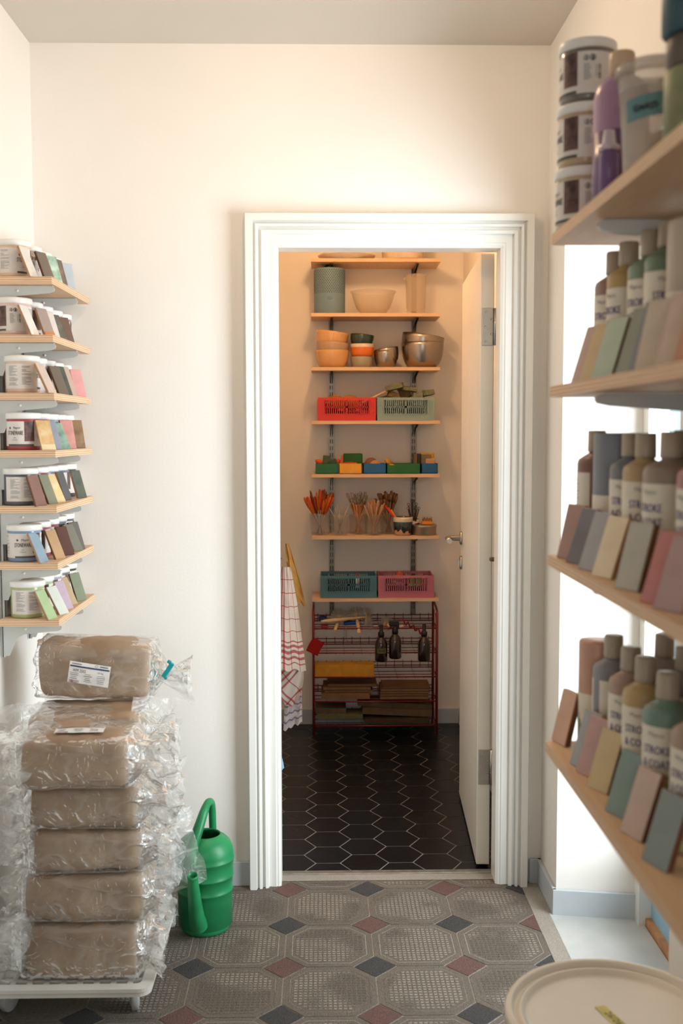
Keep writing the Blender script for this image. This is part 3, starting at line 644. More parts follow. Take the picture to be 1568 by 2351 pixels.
# ------------------------------------------------------------------ clay bags on a dolly
def film(name, base, amt, rough=.16, sc=14, gl=.5, tint=(.93, .935, .93)):
    m = bpy.data.materials.new(name); m.use_nodes = True; nb = NB(m); nb.n.remove(nb.n['Principled BSDF'])
    tc = nb.n.new('ShaderNodeTexCoord')
    def ridge(scale, lo, seed, dist=.6, stretch=(1, 1, 1)):
        mp = nb.n.new('ShaderNodeMapping'); mp.inputs['Location'].default_value = (seed, seed*.7, 0); mp.inputs['Scale'].default_value = stretch
        nb.L.new(tc.outputs['Object'], mp.inputs[0])
        t = nb.n.new('ShaderNodeTexNoise'); t.inputs['Scale'].default_value = scale; t.inputs['Detail'].default_value = 2.5; t.inputs['Distortion'].default_value = dist
        nb.L.new(mp.outputs[0], t.inputs['Vector'])
        a = nb.m('ABSOLUTE', nb.m('SUBTRACT', t.outputs['Fac'], .5)); v = nb.m('SUBTRACT', 1, nb.m('MULTIPLY', a, lo)); v.node.use_clamp = True
        return v
    r1 = ridge(sc, 26, 0, stretch=(.7, 1, 1.6)); r2 = ridge(sc*2.3, 22, 3.1, 1.2)
    n3 = nb.n.new('ShaderNodeTexNoise'); n3.inputs['Scale'].default_value = 6; nb.L.new(tc.outputs['Object'], n3.inputs['Vector'])
    cr_ = nb.m('MAXIMUM', r1, nb.m('MULTIPLY', r2, .5))
    fac = nb.m('ADD', nb.m('MULTIPLY', nb.m('MULTIPLY', cr_, amt), nb.m('MULTIPLY', n3.outputs['Fac'], 1.6)), nb.m('MULTIPLY', n3.outputs['Fac'], base*2)); fac.node.use_clamp = True
    bp = nb.n.new('ShaderNodeBump'); bp.inputs['Strength'].default_value = .7; bp.inputs['Distance'].default_value = .006; nb.L.new(nb.m('ADD', nb.m('MULTIPLY', cr_, .6), n3.outputs['Fac']), bp.inputs['Height'])
    tr = nb.n.new('ShaderNodeBsdfTransparent'); tr.inputs[0].default_value = (.97, .97, .965, 1)
    df = nb.n.new('ShaderNodeBsdfDiffuse'); df.inputs[0].default_value = (*tint, 1)
    tl = nb.n.new('ShaderNodeBsdfTranslucent'); tl.inputs[0].default_value = (*tint, 1)
    gs = nb.n.new('ShaderNodeBsdfGlossy'); gs.inputs['Roughness'].default_value = rough; gs.inputs[0].default_value = (1, 1, 1, 1)
    for x in (df, gs): nb.L.new(bp.outputs[0], x.inputs['Normal'])
    m1 = nb.n.new('ShaderNodeMixShader'); m1.inputs[0].default_value = .35; nb.L.new(df.outputs[0], m1.inputs[1]); nb.L.new(tl.outputs[0], m1.inputs[2])
    m2 = nb.n.new('ShaderNodeMixShader'); nb.L.new(fac, m2.inputs[0]); nb.L.new(tr.outputs[0], m2.inputs[1]); nb.L.new(m1.outputs[0], m2.inputs[2])
    fr = nb.n.new('ShaderNodeFresnel'); fr.inputs[0].default_value = 1.4; nb.L.new(bp.outputs[0], fr.inputs['Normal'])
    m3 = nb.n.new('ShaderNodeMixShader'); nb.L.new(nb.m('MULTIPLY', fr.outputs[0], gl), m3.inputs[0]); nb.L.new(m2.outputs[0], m3.inputs[1]); nb.L.new(gs.outputs[0], m3.inputs[2])
    nb.L.new(m3.outputs[0], nb.n['Material Output'].inputs[0]); return m
M_FT = film('tight_clear_film', .075, .20, sc=9); M_FL = film('loose_clear_film', .20, .34, .15, 9, .8)
M_BLOCK = mat('taupe_clay', (176, 150, 124), .55, vs=6, bump=.3, bs=18, col2=(148, 122, 98))
def rbox(L, W_, H, r, seed, amp=.006, nx=26, ny=14, nz=12):
    mb = MB(); P = {}
    def vert(x, y, z):
        k = (round(x, 5), round(y, 5), round(z, 5))
        if k not in P:
            v = Vector((x*L/2, y*W_/2, z*H/2)); i = Vector((max(-L/2+r, min(L/2-r, v.x)), max(-W_/2+r, min(W_/2-r, v.y)), max(-H/2+r, min(H/2-r, v.z))))
            d = (v-i); d = d.normalized() if d.length > 1e-9 else Vector((0, 0, 0)); q = i+d*r
            s = noise.noise(q*9+Vector((seed, 0, 0)))*amp*1.6+noise.noise(q*28+Vector((0, seed, 0)))*amp*.6
            q = q + d*s + Vector((0, 0, (noise.noise(Vector((q.x*5, seed, 0)))*amp)))
            P[k] = mb.bm.verts.new(q+Vector((0, 0, H/2)))
        return P[k]
    def lat(n): return [-1+2*i/n for i in range(n+1)]
    for ax, (na, nb_) in ((0, (ny, nz)), (1, (nx, nz)), (2, (nx, ny))):
        A, B = lat(na), lat(nb_)
        for s in (-1, 1):
            for i in range(na):
                for j in range(nb_):
                    q = []
                    for a, b in ((A[i], B[j]), (A[i+1], B[j]), (A[i+1], B[j+1]), (A[i], B[j+1])):
                        c = [a, b]; c.insert(ax, s); q.append(vert(*c))
                    f = mb.bm.faces.new(q); f.smooth = True
    return mb
def ridged(p, f): return (1-abs(noise.noise(p*f))*2.2)
def wrap(L, W_, H, tl, tr, seed, pl=.45, pr_=.45, droop=.04, fl=(.8, .8), lift=0):
    """plastic film round a block: tight on the sides, bunched and flared beyond both ends"""
    mb = MB(); nu, nv = 92, 72; tot = L+tl+tr
    def fn(u, v):
        x = -L/2-tl+tot*u; th = 2*PI*v; e = 0; k = 1.
        if x > L/2-.004: e = (x-L/2)/max(tr, 1e-3); pin = pr_; flr = fl[1]; far = tr
        elif x < -L/2+.004: e = (-L/2-x)/max(tl, 1e-3); pin = pl; flr = fl[0]; far = tl
        e = max(0, min(1, e))
        if e > 0: k = 1-(1-pin)*math.sin(min(1, e*2.2)*PI/2) if e < .45 else pin+(flr-pin)*((e-.45)/.55)**1.2
        a, b = W_/2+.005, H/2+.002; n = 6 if e == 0 else 6-3.4*min(1, e*2)
        c, s = math.cos(th), math.sin(th)
        r = 1/((abs(c)/a)**n+(abs(s)/b)**n)**(1/n)
        ruf = 1+.20*e*math.sin(5*th+seed)+.13*e*math.sin(9*th+seed*2+x*30)
        r = r*k*ruf
        p = Vector((x, r*c, r*s+H/2))
        sd = Vector((seed*3.1, seed, 0))
        am = .0035+.014*min(1, e*3)
        d = (ridged(p*1+sd, 8)*.65+ridged(p*1+sd*2, 19)*.35-.55)*am
        p += Vector((.6*d*(1 if e else 0), d*c*1.2, d*s*1.2))
        if e: p.z -= droop*e*e; p.z += lift*e; p.x += noise.noise(p*16+sd)*.02*e*(1 if x > 0 else -1)
        p.z = max(p.z, .0012) if droop < .03 else p.z
        return p
    def mif(u, v):
        x = -L/2-tl+tot*u; return 1 if abs(x) > L/2-.008 else 0
    mb.grid(fn, nu, nv, mif=mif)
    return mb
def flap(pts_a, pts_b, seed, amp=.008, nu=34, nv=26):
    """crumpled loose sheet spanned between two edge polylines"""
    def ev(P, t):
        t *= len(P)-1; i = min(int(t), len(P)-2); return Vector(P[i]).lerp(Vector(P[i+1]), t-i)
    mb = MB()
    def fn(u, v):
        p = ev(pts_a, u).lerp(ev(pts_b, u), v); sd = Vector((seed*1.7, 0, seed))
        f = ridged(p+sd, 9)*.6+ridged(p+sd*2, 22)*.3+math.sin(v*13+u*5+seed)*.2
        return p+Vector((noise.noise(p*20+sd)*amp, (f-.5)*amp*2.2, noise.noise(p*23+sd*3)*amp*1.2))
    mb.grid(fn, nu, nv, smooth=True); return mb
def clay_bag(label, X, Y, Zb, L, W_, H, seed, rz=0, tl=.05, tr=.07, **kw):
    t = thing('clay_bag', label, 'bag of clay', (X, Y, Zb), (0, 0, math.radians(rz)), 'bagged clay blocks stacked on the dolly')
    rbox(L-.006, W_-.006, H-.002, .026, seed).build('clay_block', M_BLOCK, t, (0, 0, .003))
    wrap(L, W_, H, tl, tr, seed, **kw).build('plastic_bag', [M_FT, M_FL], t, normals=False); return t
XF, YFc, WF = -.568, 2.563, .165
zf = [(.122, .262), (.265, .383), (.386, .490), (.493, .600), (.604, .725)]
fw_ = ['bottom', 'second from the bottom', 'third from the bottom', 'fourth from the bottom', 'topmost']
front = []
for i, (a, b) in enumerate(zf):
    L = [.275, .285, .262, .262, .255][i]
    x = XF+[-.012, .0, .004, -.002, -.012][i]
    front.append(clay_bag('plastic-wrapped clay block, %s in the front row on the white dolly' % fw_[i], x, YFc-(.028 if i == 4 else 0), a, L, WF+(.02 if i == 4 else 0), b-a, 2.3+i*1.7, rz=[1, -1, 2, -1.5, 5][i], tl=[.075, .055, .045, .06, .075][i], tr=[.055, .05, .07, .075, .075][i], pl=.72, pr_=.62, fl=(.85, .85), droop=.018))
zb = [(.122, .240), (.243, .355), (.358, .470), (.473, .585), (.588, .702)]
back = []
for i, (a, b) in enumerate(zb):
    back.append(clay_bag('plastic-wrapped clay block, %s in the back row behind' % fw_[i], -.625+.008*(i % 2), 2.835, a, .30, .18, b-a, 11.1+i*2.1, rz=[0, 1, -1, 1, 0][i], tl=.04, tr=[.07, .08, .10, .09, .09][i], pl=.6, pr_=.45, fl=(.7, .8), droop=.03))
b6 = clay_bag('plastic-wrapped clay block with white label and teal clip on top of the pile', -.617, 2.925, .712, .305, .15, .158, 29.0, rz=0, tl=.004, tr=.10, pl=.97, pr_=.10, fl=(.97, .62), droop=.0, lift=-.012)
b6.rotation_euler = (0, math.radians(2.2), 0)
# loose film
flap([(.155, -.03, .09), (.19, -.035, .075), (.25, -.03, .10)], [(.155, -.03, .06), (.20, -.035, .035), (.27, -.02, -.02)], 4.2).build('loose_film', M_FL, b6)
mb = MB(); mb.box((0, 0, 0), (.046, .010, .013), bev=.002); mb.box((.021, 0, .009), (.009, .009, .012), bev=.002); mb.box((-.021, -.002, -.007), (.008, .007, .008), bev=.002)
mb.build('bag_clip', mat('teal_plastic_clip', (16, 150, 156), .4), b6, (.196, -.040, .085), (0, math.radians(-58), 0))
P = at
def wl(o, pts): return [tuple(Vector(p)-Vector(o.location)) for p in pts]
b = back[2]; b.rotation_euler = (0, 0, 0)
flap(wl(b, [P(330, 1905, 2.84), P(385, 1885, 2.88), P(440, 1900, 2.905)]), wl(b, [P(335, 2050, 2.82), P(400, 2050, 2.88), P(476, 2014, 2.915)]), 1.3, .010).build('loose_film', M_FL, b)
b = back[3]; b.rotation_euler = (0, 0, 0)
flap(wl(b, [P(330, 1790, 2.78), P(380, 1800, 2.80), P(438, 1850, 2.84)]), wl(b, [P(335, 1920, 2.78), P(385, 1905, 2.79), P(440, 1882, 2.82)]), 6.1, .012).build('loose_film', M_FL, b)
b = back[4]; b.rotation_euler = (0, 0, 0)
flap(wl(b, [P(300, 1600, 2.78), P(360, 1598, 2.84), P(432, 1600, 2.9)]), wl(b, [P(300, 1740, 2.72), P(350, 1720, 2.76), P(380, 1640, 2.84)]), 8.4, .008).build('loose_film', M_FL, b)
b = front[4]; b.rotation_euler = (0, 0, 0)
flap(wl(b, [P(-30, 1640, 2.50), P(50, 1610, 2.52), P(128, 1630, 2.56)]), wl(b, [P(-30, 1800, 2.43), P(20, 1805, 2.42), P(66, 1790, 2.425)]), 3.4, .007).build('loose_film', M_FL, b)
b = front[3]; b.rotation_euler = (0, 0, 0)
flap(wl(b, [P(-20, 1790, 2.45), P(30, 1800, 2.44), P(50, 1850, 2.44)]), wl(b, [P(-20, 1980, 2.44), P(10, 1990, 2.43), P(45, 1985, 2.44)]), 7.7, .010).build('loose_film', M_FL, b)
b = front[0]; b.rotation_euler = (0, 0, 0)
flap(wl(b, [P(-20, 2110, 2.46), P(40, 2100, 2.45), P(80, 2125, 2.45)]), wl(b, [P(-20, 2262, 2.45), P(10, 2262, 2.44), P(40, 2240, 2.445)]), 5.5, .008).build('loose_film', M_FL, b)
# paper labels on the bags
M_PAP = mat('bag_paper_label', (232, 230, 228), .5, var=.03, vs=40); M_NAVY = mat('navy_print', (52, 70, 112), .5, var=.1)
def bag_label(parent, w, h, loc, rot, full=True):
    mb = MB(); mb.grid(lambda u, v: Vector(((u-.5)*w, -.0006-.003*math.sin(u*PI)*math.sin(v*3)-.0025*abs(noise.noise(Vector((u*5, v*3, 1)))), (v-.5)*h)), 16, 10)
    lb = mb.build('paper_label', M_PAP, parent, loc, rot)
    pr = MB(); off = lambda x, z: Vector((x, -.0012-.003*math.sin((x/w+.5)*PI)*math.sin((z/h+.5)*3)-.0025*abs(noise.noise(Vector(((x/w+.5)*5, (z/h+.5)*3, 1)))), z))
    def q(x0, x1, z0, z1, mi):
        n = 8; pr.grid(lambda u, v: off(x0+(x1-x0)*u, z0+(z1-z0)*v), n, 1, mi, smooth=False)
    q(-w*.48, w*.48, h*.26, h*.33, 1)
    if full:
        text_into(pr, 'WM 2502', h*.19, lambda x, y: off(x-w*.24, y+h*.10), 0, sx=.8); text_into(pr, '10 kg', h*.13, lambda x, y: off(x+w*.27, y+h*.12), 2)
        q(-w*.44, -w*.20, h*.39, h*.43, 2); q(w*.24, w*.44, h*.39, h*.44, 2)
        for k in range(14):
            a = 2*PI*k/14; b_ = 2*PI*(k+1)/14; c0 = (w*.16, h*.42); ra = h*.055
            pr.poly([off(c0[0]+ra*1.3*math.cos(a), c0[1]+ra*math.sin(a)), off(c0[0]+ra*1.3*math.cos(b_), c0[1]+ra*math.sin(b_)), off(c0[0]+ra*math.cos(b_), c0[1]+ra*.7*math.sin(b_)), off(c0[0]+ra*math.cos(a), c0[1]+ra*.7*math.sin(a))], 2)
    rnd = random.Random(int(w*1e4))
    for cx in (-w*.36, -w*.02, w*.30):
        for k in range(5): z = -h*(.02+.085*k); ww = w*rnd.uniform(.12, .22); q(cx-ww/2, cx+ww/2, z-h*.014, z+h*.008, 0 if k % 2 else 2)
    q(-w*.47, -w*.22, -h*.49, -h*.36, 3)
    pr.build('label_print', [M_DARK, M_NAVY, M_GREYP, mat('rose_print', (128, 84, 92), .5, vs=90, col2=(214, 190, 188))], lb)
bag_label(b6, .110, .058, (-.008, -.0875, .078), (0, math.radians(7), 0))
bag_label(front[0], .105, .045, (.035, -.050, .1475), (math.radians(-86), 0, math.radians(2)), False)
bag_label(front[4], .115, .040, (.01, -.045, .131), (math.radians(-88), 0, math.radians(3)), False)
# dolly --------------------------------------------------------------------
t = thing('plant_dolly', 'white plastic transport dolly on castors carrying the clay bags', 'dolly', (-.622, 2.705, 0))
M_DOL = mat('white_dolly_plastic', (214, 210, 202), .45, var=.05, vs=10)
mb = MB(); w, d = .425, .50
def rr(w, d, r, n=6): return [(sx*(w/2-r)+r*math.cos(a0+PI/2*k/n), sy_*(d/2-r)+r*math.sin(a0+PI/2*k/n)) for sx, sy_, a0 in ((1, 1, 0), (-1, 1, PI/2), (-1, -1, PI), (1, -1, 1.5*PI)) for k in range(n+1)]
o_, i_ = rr(w, d, .03), rr(w-.05, d-.05, .012)
n = len(o_)
for z0, z1, ex in ((.098, .108, 0), (.110, .119, .006)):
    oo = rr(w+ex, d+ex, .03)
    V = [[mb.bm.verts.new((x, y, z)) for x, y in p] for p, z in ((oo, z0), (oo, z1), (i_, z1), (i_, z0))]
    for a in range(4):
        for k in range(n): mb.bm.faces.new((V[a][k], V[a][(k+1) % n], V[(a+1) % 4][(k+1) % n], V[(a+1) % 4][k]))
for k in range(9): mb.box((-.16+.04*k, 0, .112), (.012, d-.04, .012))
for k in range(11): mb.box((0, -.20+.04*k, .1115), (w-.04, .010, .011))
mb.build('deck', M_DOL, t)
for x, y in ((.155, -.12), (-.155, -.12), (.155, .17), (-.155, .17)):
    c = MB(); c.box((0, 0, .094), (.040, .044, .012), bev=.003); c.box((-.016, -.004, .064), (.004, .034, .052), bev=.0015); c.box((.016, -.004, .064), (.004, .034, .052), bev=.0015)
    c.lathe([(0, .075), (.012, .075), (.012, .092), (0, .092)], 16); cc = c.build('castor', M_DOL, t, (x, y, 0), (0, 0, .15 if x > 0 else -.3))
    c = MB(); c.lathe([(0, -.011), (.022, -.011), (.024, -.009), (.031, -.009), (.033, -.006), (.033, .006), (.031, .009), (.024, .009), (.022, .011), (0, .011)], 36, c=(0, -.006, .0335), mtx=Matrix.Rotation(PI/2, 4, 'Y'), mis=None)
    c.build('wheel', mat('grey_castor_wheel', (168, 168, 166), .4, var=.05), cc)
# ------------------------------------------------------------------ watering can
t = thing('watering_can', 'green plastic watering can on the tiled floor beside the doorway', 'watering can', (-.338, 3.012, .0012))
M_CAN = mat('green_can_plastic', (38, 142, 88), .38, var=.1, vs=9, bump=.05, bs=30, col2=(26, 118, 70))
mb = MB(); pr = [(0, 0), (.062, 0), (.069, .004), (.073, .014), (.0755, .040), (.0765, .041), (.0765, .045), (.0755, .047), (.079, .118), (.081, .119), (.081, .123), (.0795, .125), (.0815, .160), (.0835, .161), (.0835, .165), (.082, .167), (.084, .208), (.0855, .209), (.0855, .213), (.084, .215), (.084, .226), (.081, .243), (.074, .258), (.062, .270), (.050, .277), (.047, .281), (.0445, .281), (.044, .276), (.058, .264), (.072, .25), (.078, .235), (.078, .02), (.0, .008)]
mb.lathe(pr, 64, sy=.94); mb.build('can_body', M_CAN, t)
mb = MB(); pts = []
ctrl = [Vector((-.035, -.072, .212)), Vector((-.030, -.070, .258)), Vector((-.012, -.050, .312)), Vector((.002, -.020, .353)), Vector((.010, .010, .368)), Vector((.016, .035, .360)), Vector((.018, .048, .335)), Vector((.018, .055, .300)), Vector((.018, .062, .262))]
def cat(P_, n=6):
    out = []
    for i in range(len(P_)-1):
        p0, p1, p2, p3 = P_[max(i-1, 0)], P_[i], P_[i+1], P_[min(i+2, len(P_)-1)]
        for k in range(n):
            u = k/n; out.append(.5*((2*p1)+(p2-p0)*u+(2*p0-5*p1+4*p2-p3)*u*u+(3*p1-p0-3*p2+p3)*u**3))
    return out+[P_[-1]]
pts = cat(ctrl); n = len(pts)
mb.tube(pts, [.020-.009*min(1, i/(n*.45)) for i in range(n)], 14); mb.build('handle', M_CAN, t)
mb = MB(); ctrl = [Vector((-.012, -.066, .040)), Vector((-.014, -.092, .075)), Vector((-.015, -.118, .125)), Vector((-.0155, -.142, .178)), Vector((-.016, -.158, .224))]
pts = cat(ctrl, 8); n = len(pts); mb.tube(pts, [.027-.0135*(i/(n-1))**.8 for i in range(n)], 20, cap=False)
ct = pts[-1]; dr = (pts[-1]-pts[-2]).normalized(); q = dr.to_track_quat('Z', 'Y').to_matrix().to_4x4()
mb.lathe([(.0118, -.12), (.0118, .0), (.0138, .001), (.0152, -.002), (.0152, -.010), (.0135, -.012)], 24, c=ct, mtx=q); mb.build('spout', M_CAN, t)
# ------------------------------------------------------------------ pantry: shelves on the back wall
SX0, SX1, SYF = -.040, .555, 4.965
SZ = [2.232, 1.984, 1.737, 1.490, 1.2425, .953, .659]
PORD = ['topmost', 'second', 'third', 'fourth', 'fifth', 'sixth', 'lowest']
M_ZINC = mat('zinc_plated_steel', (128, 120, 108), .35, 1., var=.08, vs=60)
for x, w in ((.054, 'left'), (.452, 'right')):
    mb = MB(); mb.box((0, -.002, 1.40), (.025, .003, 1.72))
    for s in (-1, 1): mb.box((s*.0115, -.006, 1.40), (.002, .010, 1.72))
    o = mb.build('shelf_upright', M_ZINC, None, (x, PB, 0)); tag(o, 'twin-slot steel upright on the pantry back wall, %s one' % w, 'shelf upright', 'pantry shelf uprights')
    mb = MB()
    for k in range(52):
        z = .58+.0325*k
        for s in (-1, 1): mb.box((s*.005, -.0038, z), (.0032, .0006, .020))
    q = mb.build('slot_pairs', mat('dark_slots', (28, 24, 20), .8), o); q['kind'] = 'stuff'
for k, z in enumerate(SZ):
    t = thing('wall_shelf', 'plywood pantry shelf, %s of seven on the back wall' % PORD[k], 'shelf', (0, 0, z), group='pantry shelves')
    shelf_board('shelf_board', SX0, SX1, SYF, PB-.012, -.016, 0, t)
    for x in (.054, .452):
        mb = MB(); poly = [(PB-.010, -.017), (5.00, -.017), (4.998, -.024), (5.12, -.040), (PB-.010, -.066)]
        M = Matrix(((0, 0, 1, 0), (1, 0, 0, 0), (0, 1, 0, 0), (0, 0, 0, 1)))
        mb.prism(poly, x-.006, x-.003, M); mb.prism(poly, x+.003, x+.006, M); mb.build('bracket', M_ZINC, t)
def PX(px, Y=5.05): return at(px, 900, Y).x
SC5 = 2452/5.05
def bowl(name, label, x, z, r, h, col, group=None, y=5.06, tiltx=0, tilty=0, foot=.45, m=None, inv=False, rim=None, cat='bowl', fat=.75):
    mb = MB(); n = 12; out = []; inn = []
    for i in range(n+1):
        a = PI/2*i/n; rr_ = r*foot+(r-r*foot)*math.sin(a)**fat; zz = h*(1-math.cos(a)**1.0); out.append((rr_, zz))
    th = max(.0018, r*.03)
    inn = [(max(.001, a_-th), b_+th if i < 3 else b_) for i, (a_, b_) in enumerate(out)][::-1]
    mis = [0]*(len(out)-1)+[1 if rim else 0]+[0]*len(inn)
    if rim: mis[len(out)-2] = 1; mis[len(out)-3] = 1
    pr = [(0, 0)]+out+inn+[(0, th)]
    mis = [0]+mis+[0]
    mb.lathe(pr, 44, mis=mis[:len(pr)-1])
    o = mb.build(name, [m or mat(label[:20].replace(' ', '_'), col, .25, var=.04, coat=.3)]+([mat('cream_rim', rim, .3)] if rim else []), None, (x, y, z+(h if inv else 0)), (tiltx+(PI if inv else 0), tilty, 0))
    if tiltx or tilty:
        pv = Vector((0, 0, h*.85)); o.location = Vector((x, y, z))+pv-Matrix.Rotation(tilty, 3, 'Y') @ Matrix.Rotation(tiltx, 3, 'X') @ pv
    return tag(o, label, cat, group)
# shelf 1 (only just visible under the lintel)
z = SZ[0]+.0008
t = thing('storage_bowl', 'shallow white dish with a wide rim on the topmost pantry shelf', 'dish', (PX(796), 5.05, z))
mb = MB(); mb.lathe([(0, 0), (.085, 0), (.088, .004), (.132, .018), (.134, .024), (.128, .027), (.08, .030), (0, .031)], 48); mb.build('dish', mat('cream_dish', (232, 216, 196), .4), t)
t2 = thing('storage_bowl', 'tall white tub standing right of the dish on the topmost pantry shelf', 'tub', (PX(926), 5.06, z))
mb = MB(); mb.lathe([(0, 0), (.096, 0), (.100, .005), (.103, .12), (.106, .122), (.106, .128), (0, .128)], 48); mb.build('tub', mat('cream_tub', (226, 206, 180), .4), t2)
# shelf 2
z = SZ[1]+.0008
t = thing('portable_speaker', 'grey-green cylinder speaker with dotted grille and strap on the second pantry shelf', 'speaker', (PX(757), 5.06, z))
M_SPK = mat('grey_green_shell', (112, 140, 156), .55, var=.03); r = .0725
mb = MB(); mb.lathe([(0, 0), (r-.004, 0), (r, .004), (r, .205), (r-.002, .210), (r-.006, .212), (0, .212)], 56); mb.build('speaker_body', M_SPK, t)
mb = MB()
for j in range(15):
    for k in range(44):
        a = 2*PI*(k+.5*(j % 2))/44; zc = .098+.0072*j; f = cyl(r+.0009, math.degrees(a))
        mb.poly([f(.0024*math.cos(q*PI/3), zc+.0024*math.sin(q*PI/3)) for q in range(6)])
g = mb.build('speaker_grille', mat('dark_grille_holes', (38, 46, 44), .8), t); g['kind'] = 'stuff'
mb = MB(); f = cyl(r+.0005, 0); pts_ = [f(.011*math.cos(a*PI/8), .070+.005*math.sin(a*PI/8)) for a in range(17)]; mb.tube(pts_, .0006, 5); mb.build('emblem', mat('dark_emblem', (60, 74, 70), .5), t)
mb = MB(); mb.grid(lambda u, v: Vector((-.028+.045*u+.012*v, -.012+.024*v, .212+.020*math.sin(u*PI)**.6)), 14, 2); mb.grid(lambda u, v: Vector((-.028+.045*u+.012*v, -.012+.024*v, .2105+.020*math.sin(u*PI)**.6)), 14, 2); mb.build('carry_strap', mat('dark_green_strap', (70, 92, 88), .7), t)
M_GLS = mat('frosted_clear_bowl', (224, 206, 184), .12, alpha=.26, var=.02)
mb = MB(); mb.lathe([(0, 0), (.050, 0), (.062, .006), (.082, .035), (.096, .075), (.103, .102), (.108, .103), (.108, .108), (.101, .108), (.094, .076), (.080, .037), (.060, .009), (0, .005)], 56)
tag(mb.build('mixing_bowl', M_GLS, None, (PX(857), 5.06, z)), 'clear plastic mixing bowl in the middle of the second pantry shelf', 'bowl')
t = thing('measuring_jug', 'tall clear measuring jug at the right of the second pantry shelf', 'jug', (PX(955), 5.07, z))
mb = MB(); mb.lathe([(0, 0), (.042, 0), (.045, .004), (.045, .016), (.041, .020), (.041, .026), (.045, .034), (.050, .18), (.053, .186), (.051, .187), (.048, .182), (.043, .036), (.039, .022), (0, .018)], 48); mb.build('jug_body', M_GLS, t)
mb = MB(); mb.grid(lambda u, v: Vector((-.047-.016*math.sin(u*PI)*(1-v), -.008+.016*u, .165+.022*v)), 8, 6); mb.build('spout', M_GLS, t)
# shelf 3: bowls
z = SZ[2]+.0008; g = 'bowls on the third pantry shelf'
Xb = PX(763)
bowl('ceramic_bowl', 'ochre bowl at the bottom of the left stack on the third pantry shelf', Xb, z, .078, .082, (206, 160, 108), g, foot=.52)
bowl('ceramic_bowl', 'taupe bowl tilted in the middle of the left stack on the third pantry shelf', Xb+.002, z+.040, .0775, .080, (176, 146, 118), g, tilty=.10, foot=.52)
bowl('ceramic_bowl', 'orange-cream bowl on top of the left stack on the third pantry shelf', Xb+.001, z+.084, .0765, .085, (214, 164, 112), g, tilty=.13, tiltx=.03, foot=.52)
Xb = PX(831)
bowl('ceramic_bowl', 'small grey bowl under the orange one on the third pantry shelf', Xb, z, .054, .052, (150, 146, 128), g, foot=.60)
bowl('ceramic_bowl', 'small orange bowl with white rim on the third pantry shelf', Xb+.001, z+.049, .0565, .062, (214, 112, 34), g, foot=.66, rim=(222, 206, 182))
bowl('ceramic_bowl', 'small dark green bowl tipped on top of the orange bowl', Xb+.0015, z+.101, .0555, .054, (44, 62, 54), g, foot=.60, tilty=.10)
M_INOX = mat('stainless_bowl_steel', (160, 152, 142), .27, 1., var=.03)
for i in range(2): bowl('steel_bowl', ['lower small steel bowl between the small ceramic and the large steel bowls', 'upper small steel bowl nested and tipped in the lower one'][i], PX(886)+.003*i, z+.020*i, .0565, .078 if i == 0 else .072, None, g, foot=.45, m=M_INOX, tilty=[.0, -.16][i])
for i in range(2): bowl('steel_bowl', ['lower large steel bowl at the right of the third pantry shelf', 'upper large steel bowl tipped inside the lower large one'][i], PX(970)+.002*i, z+.034*i, .100, .118 if i == 0 else .118, None, g, foot=.42, m=M_INOX, tilty=[0, .15][i])
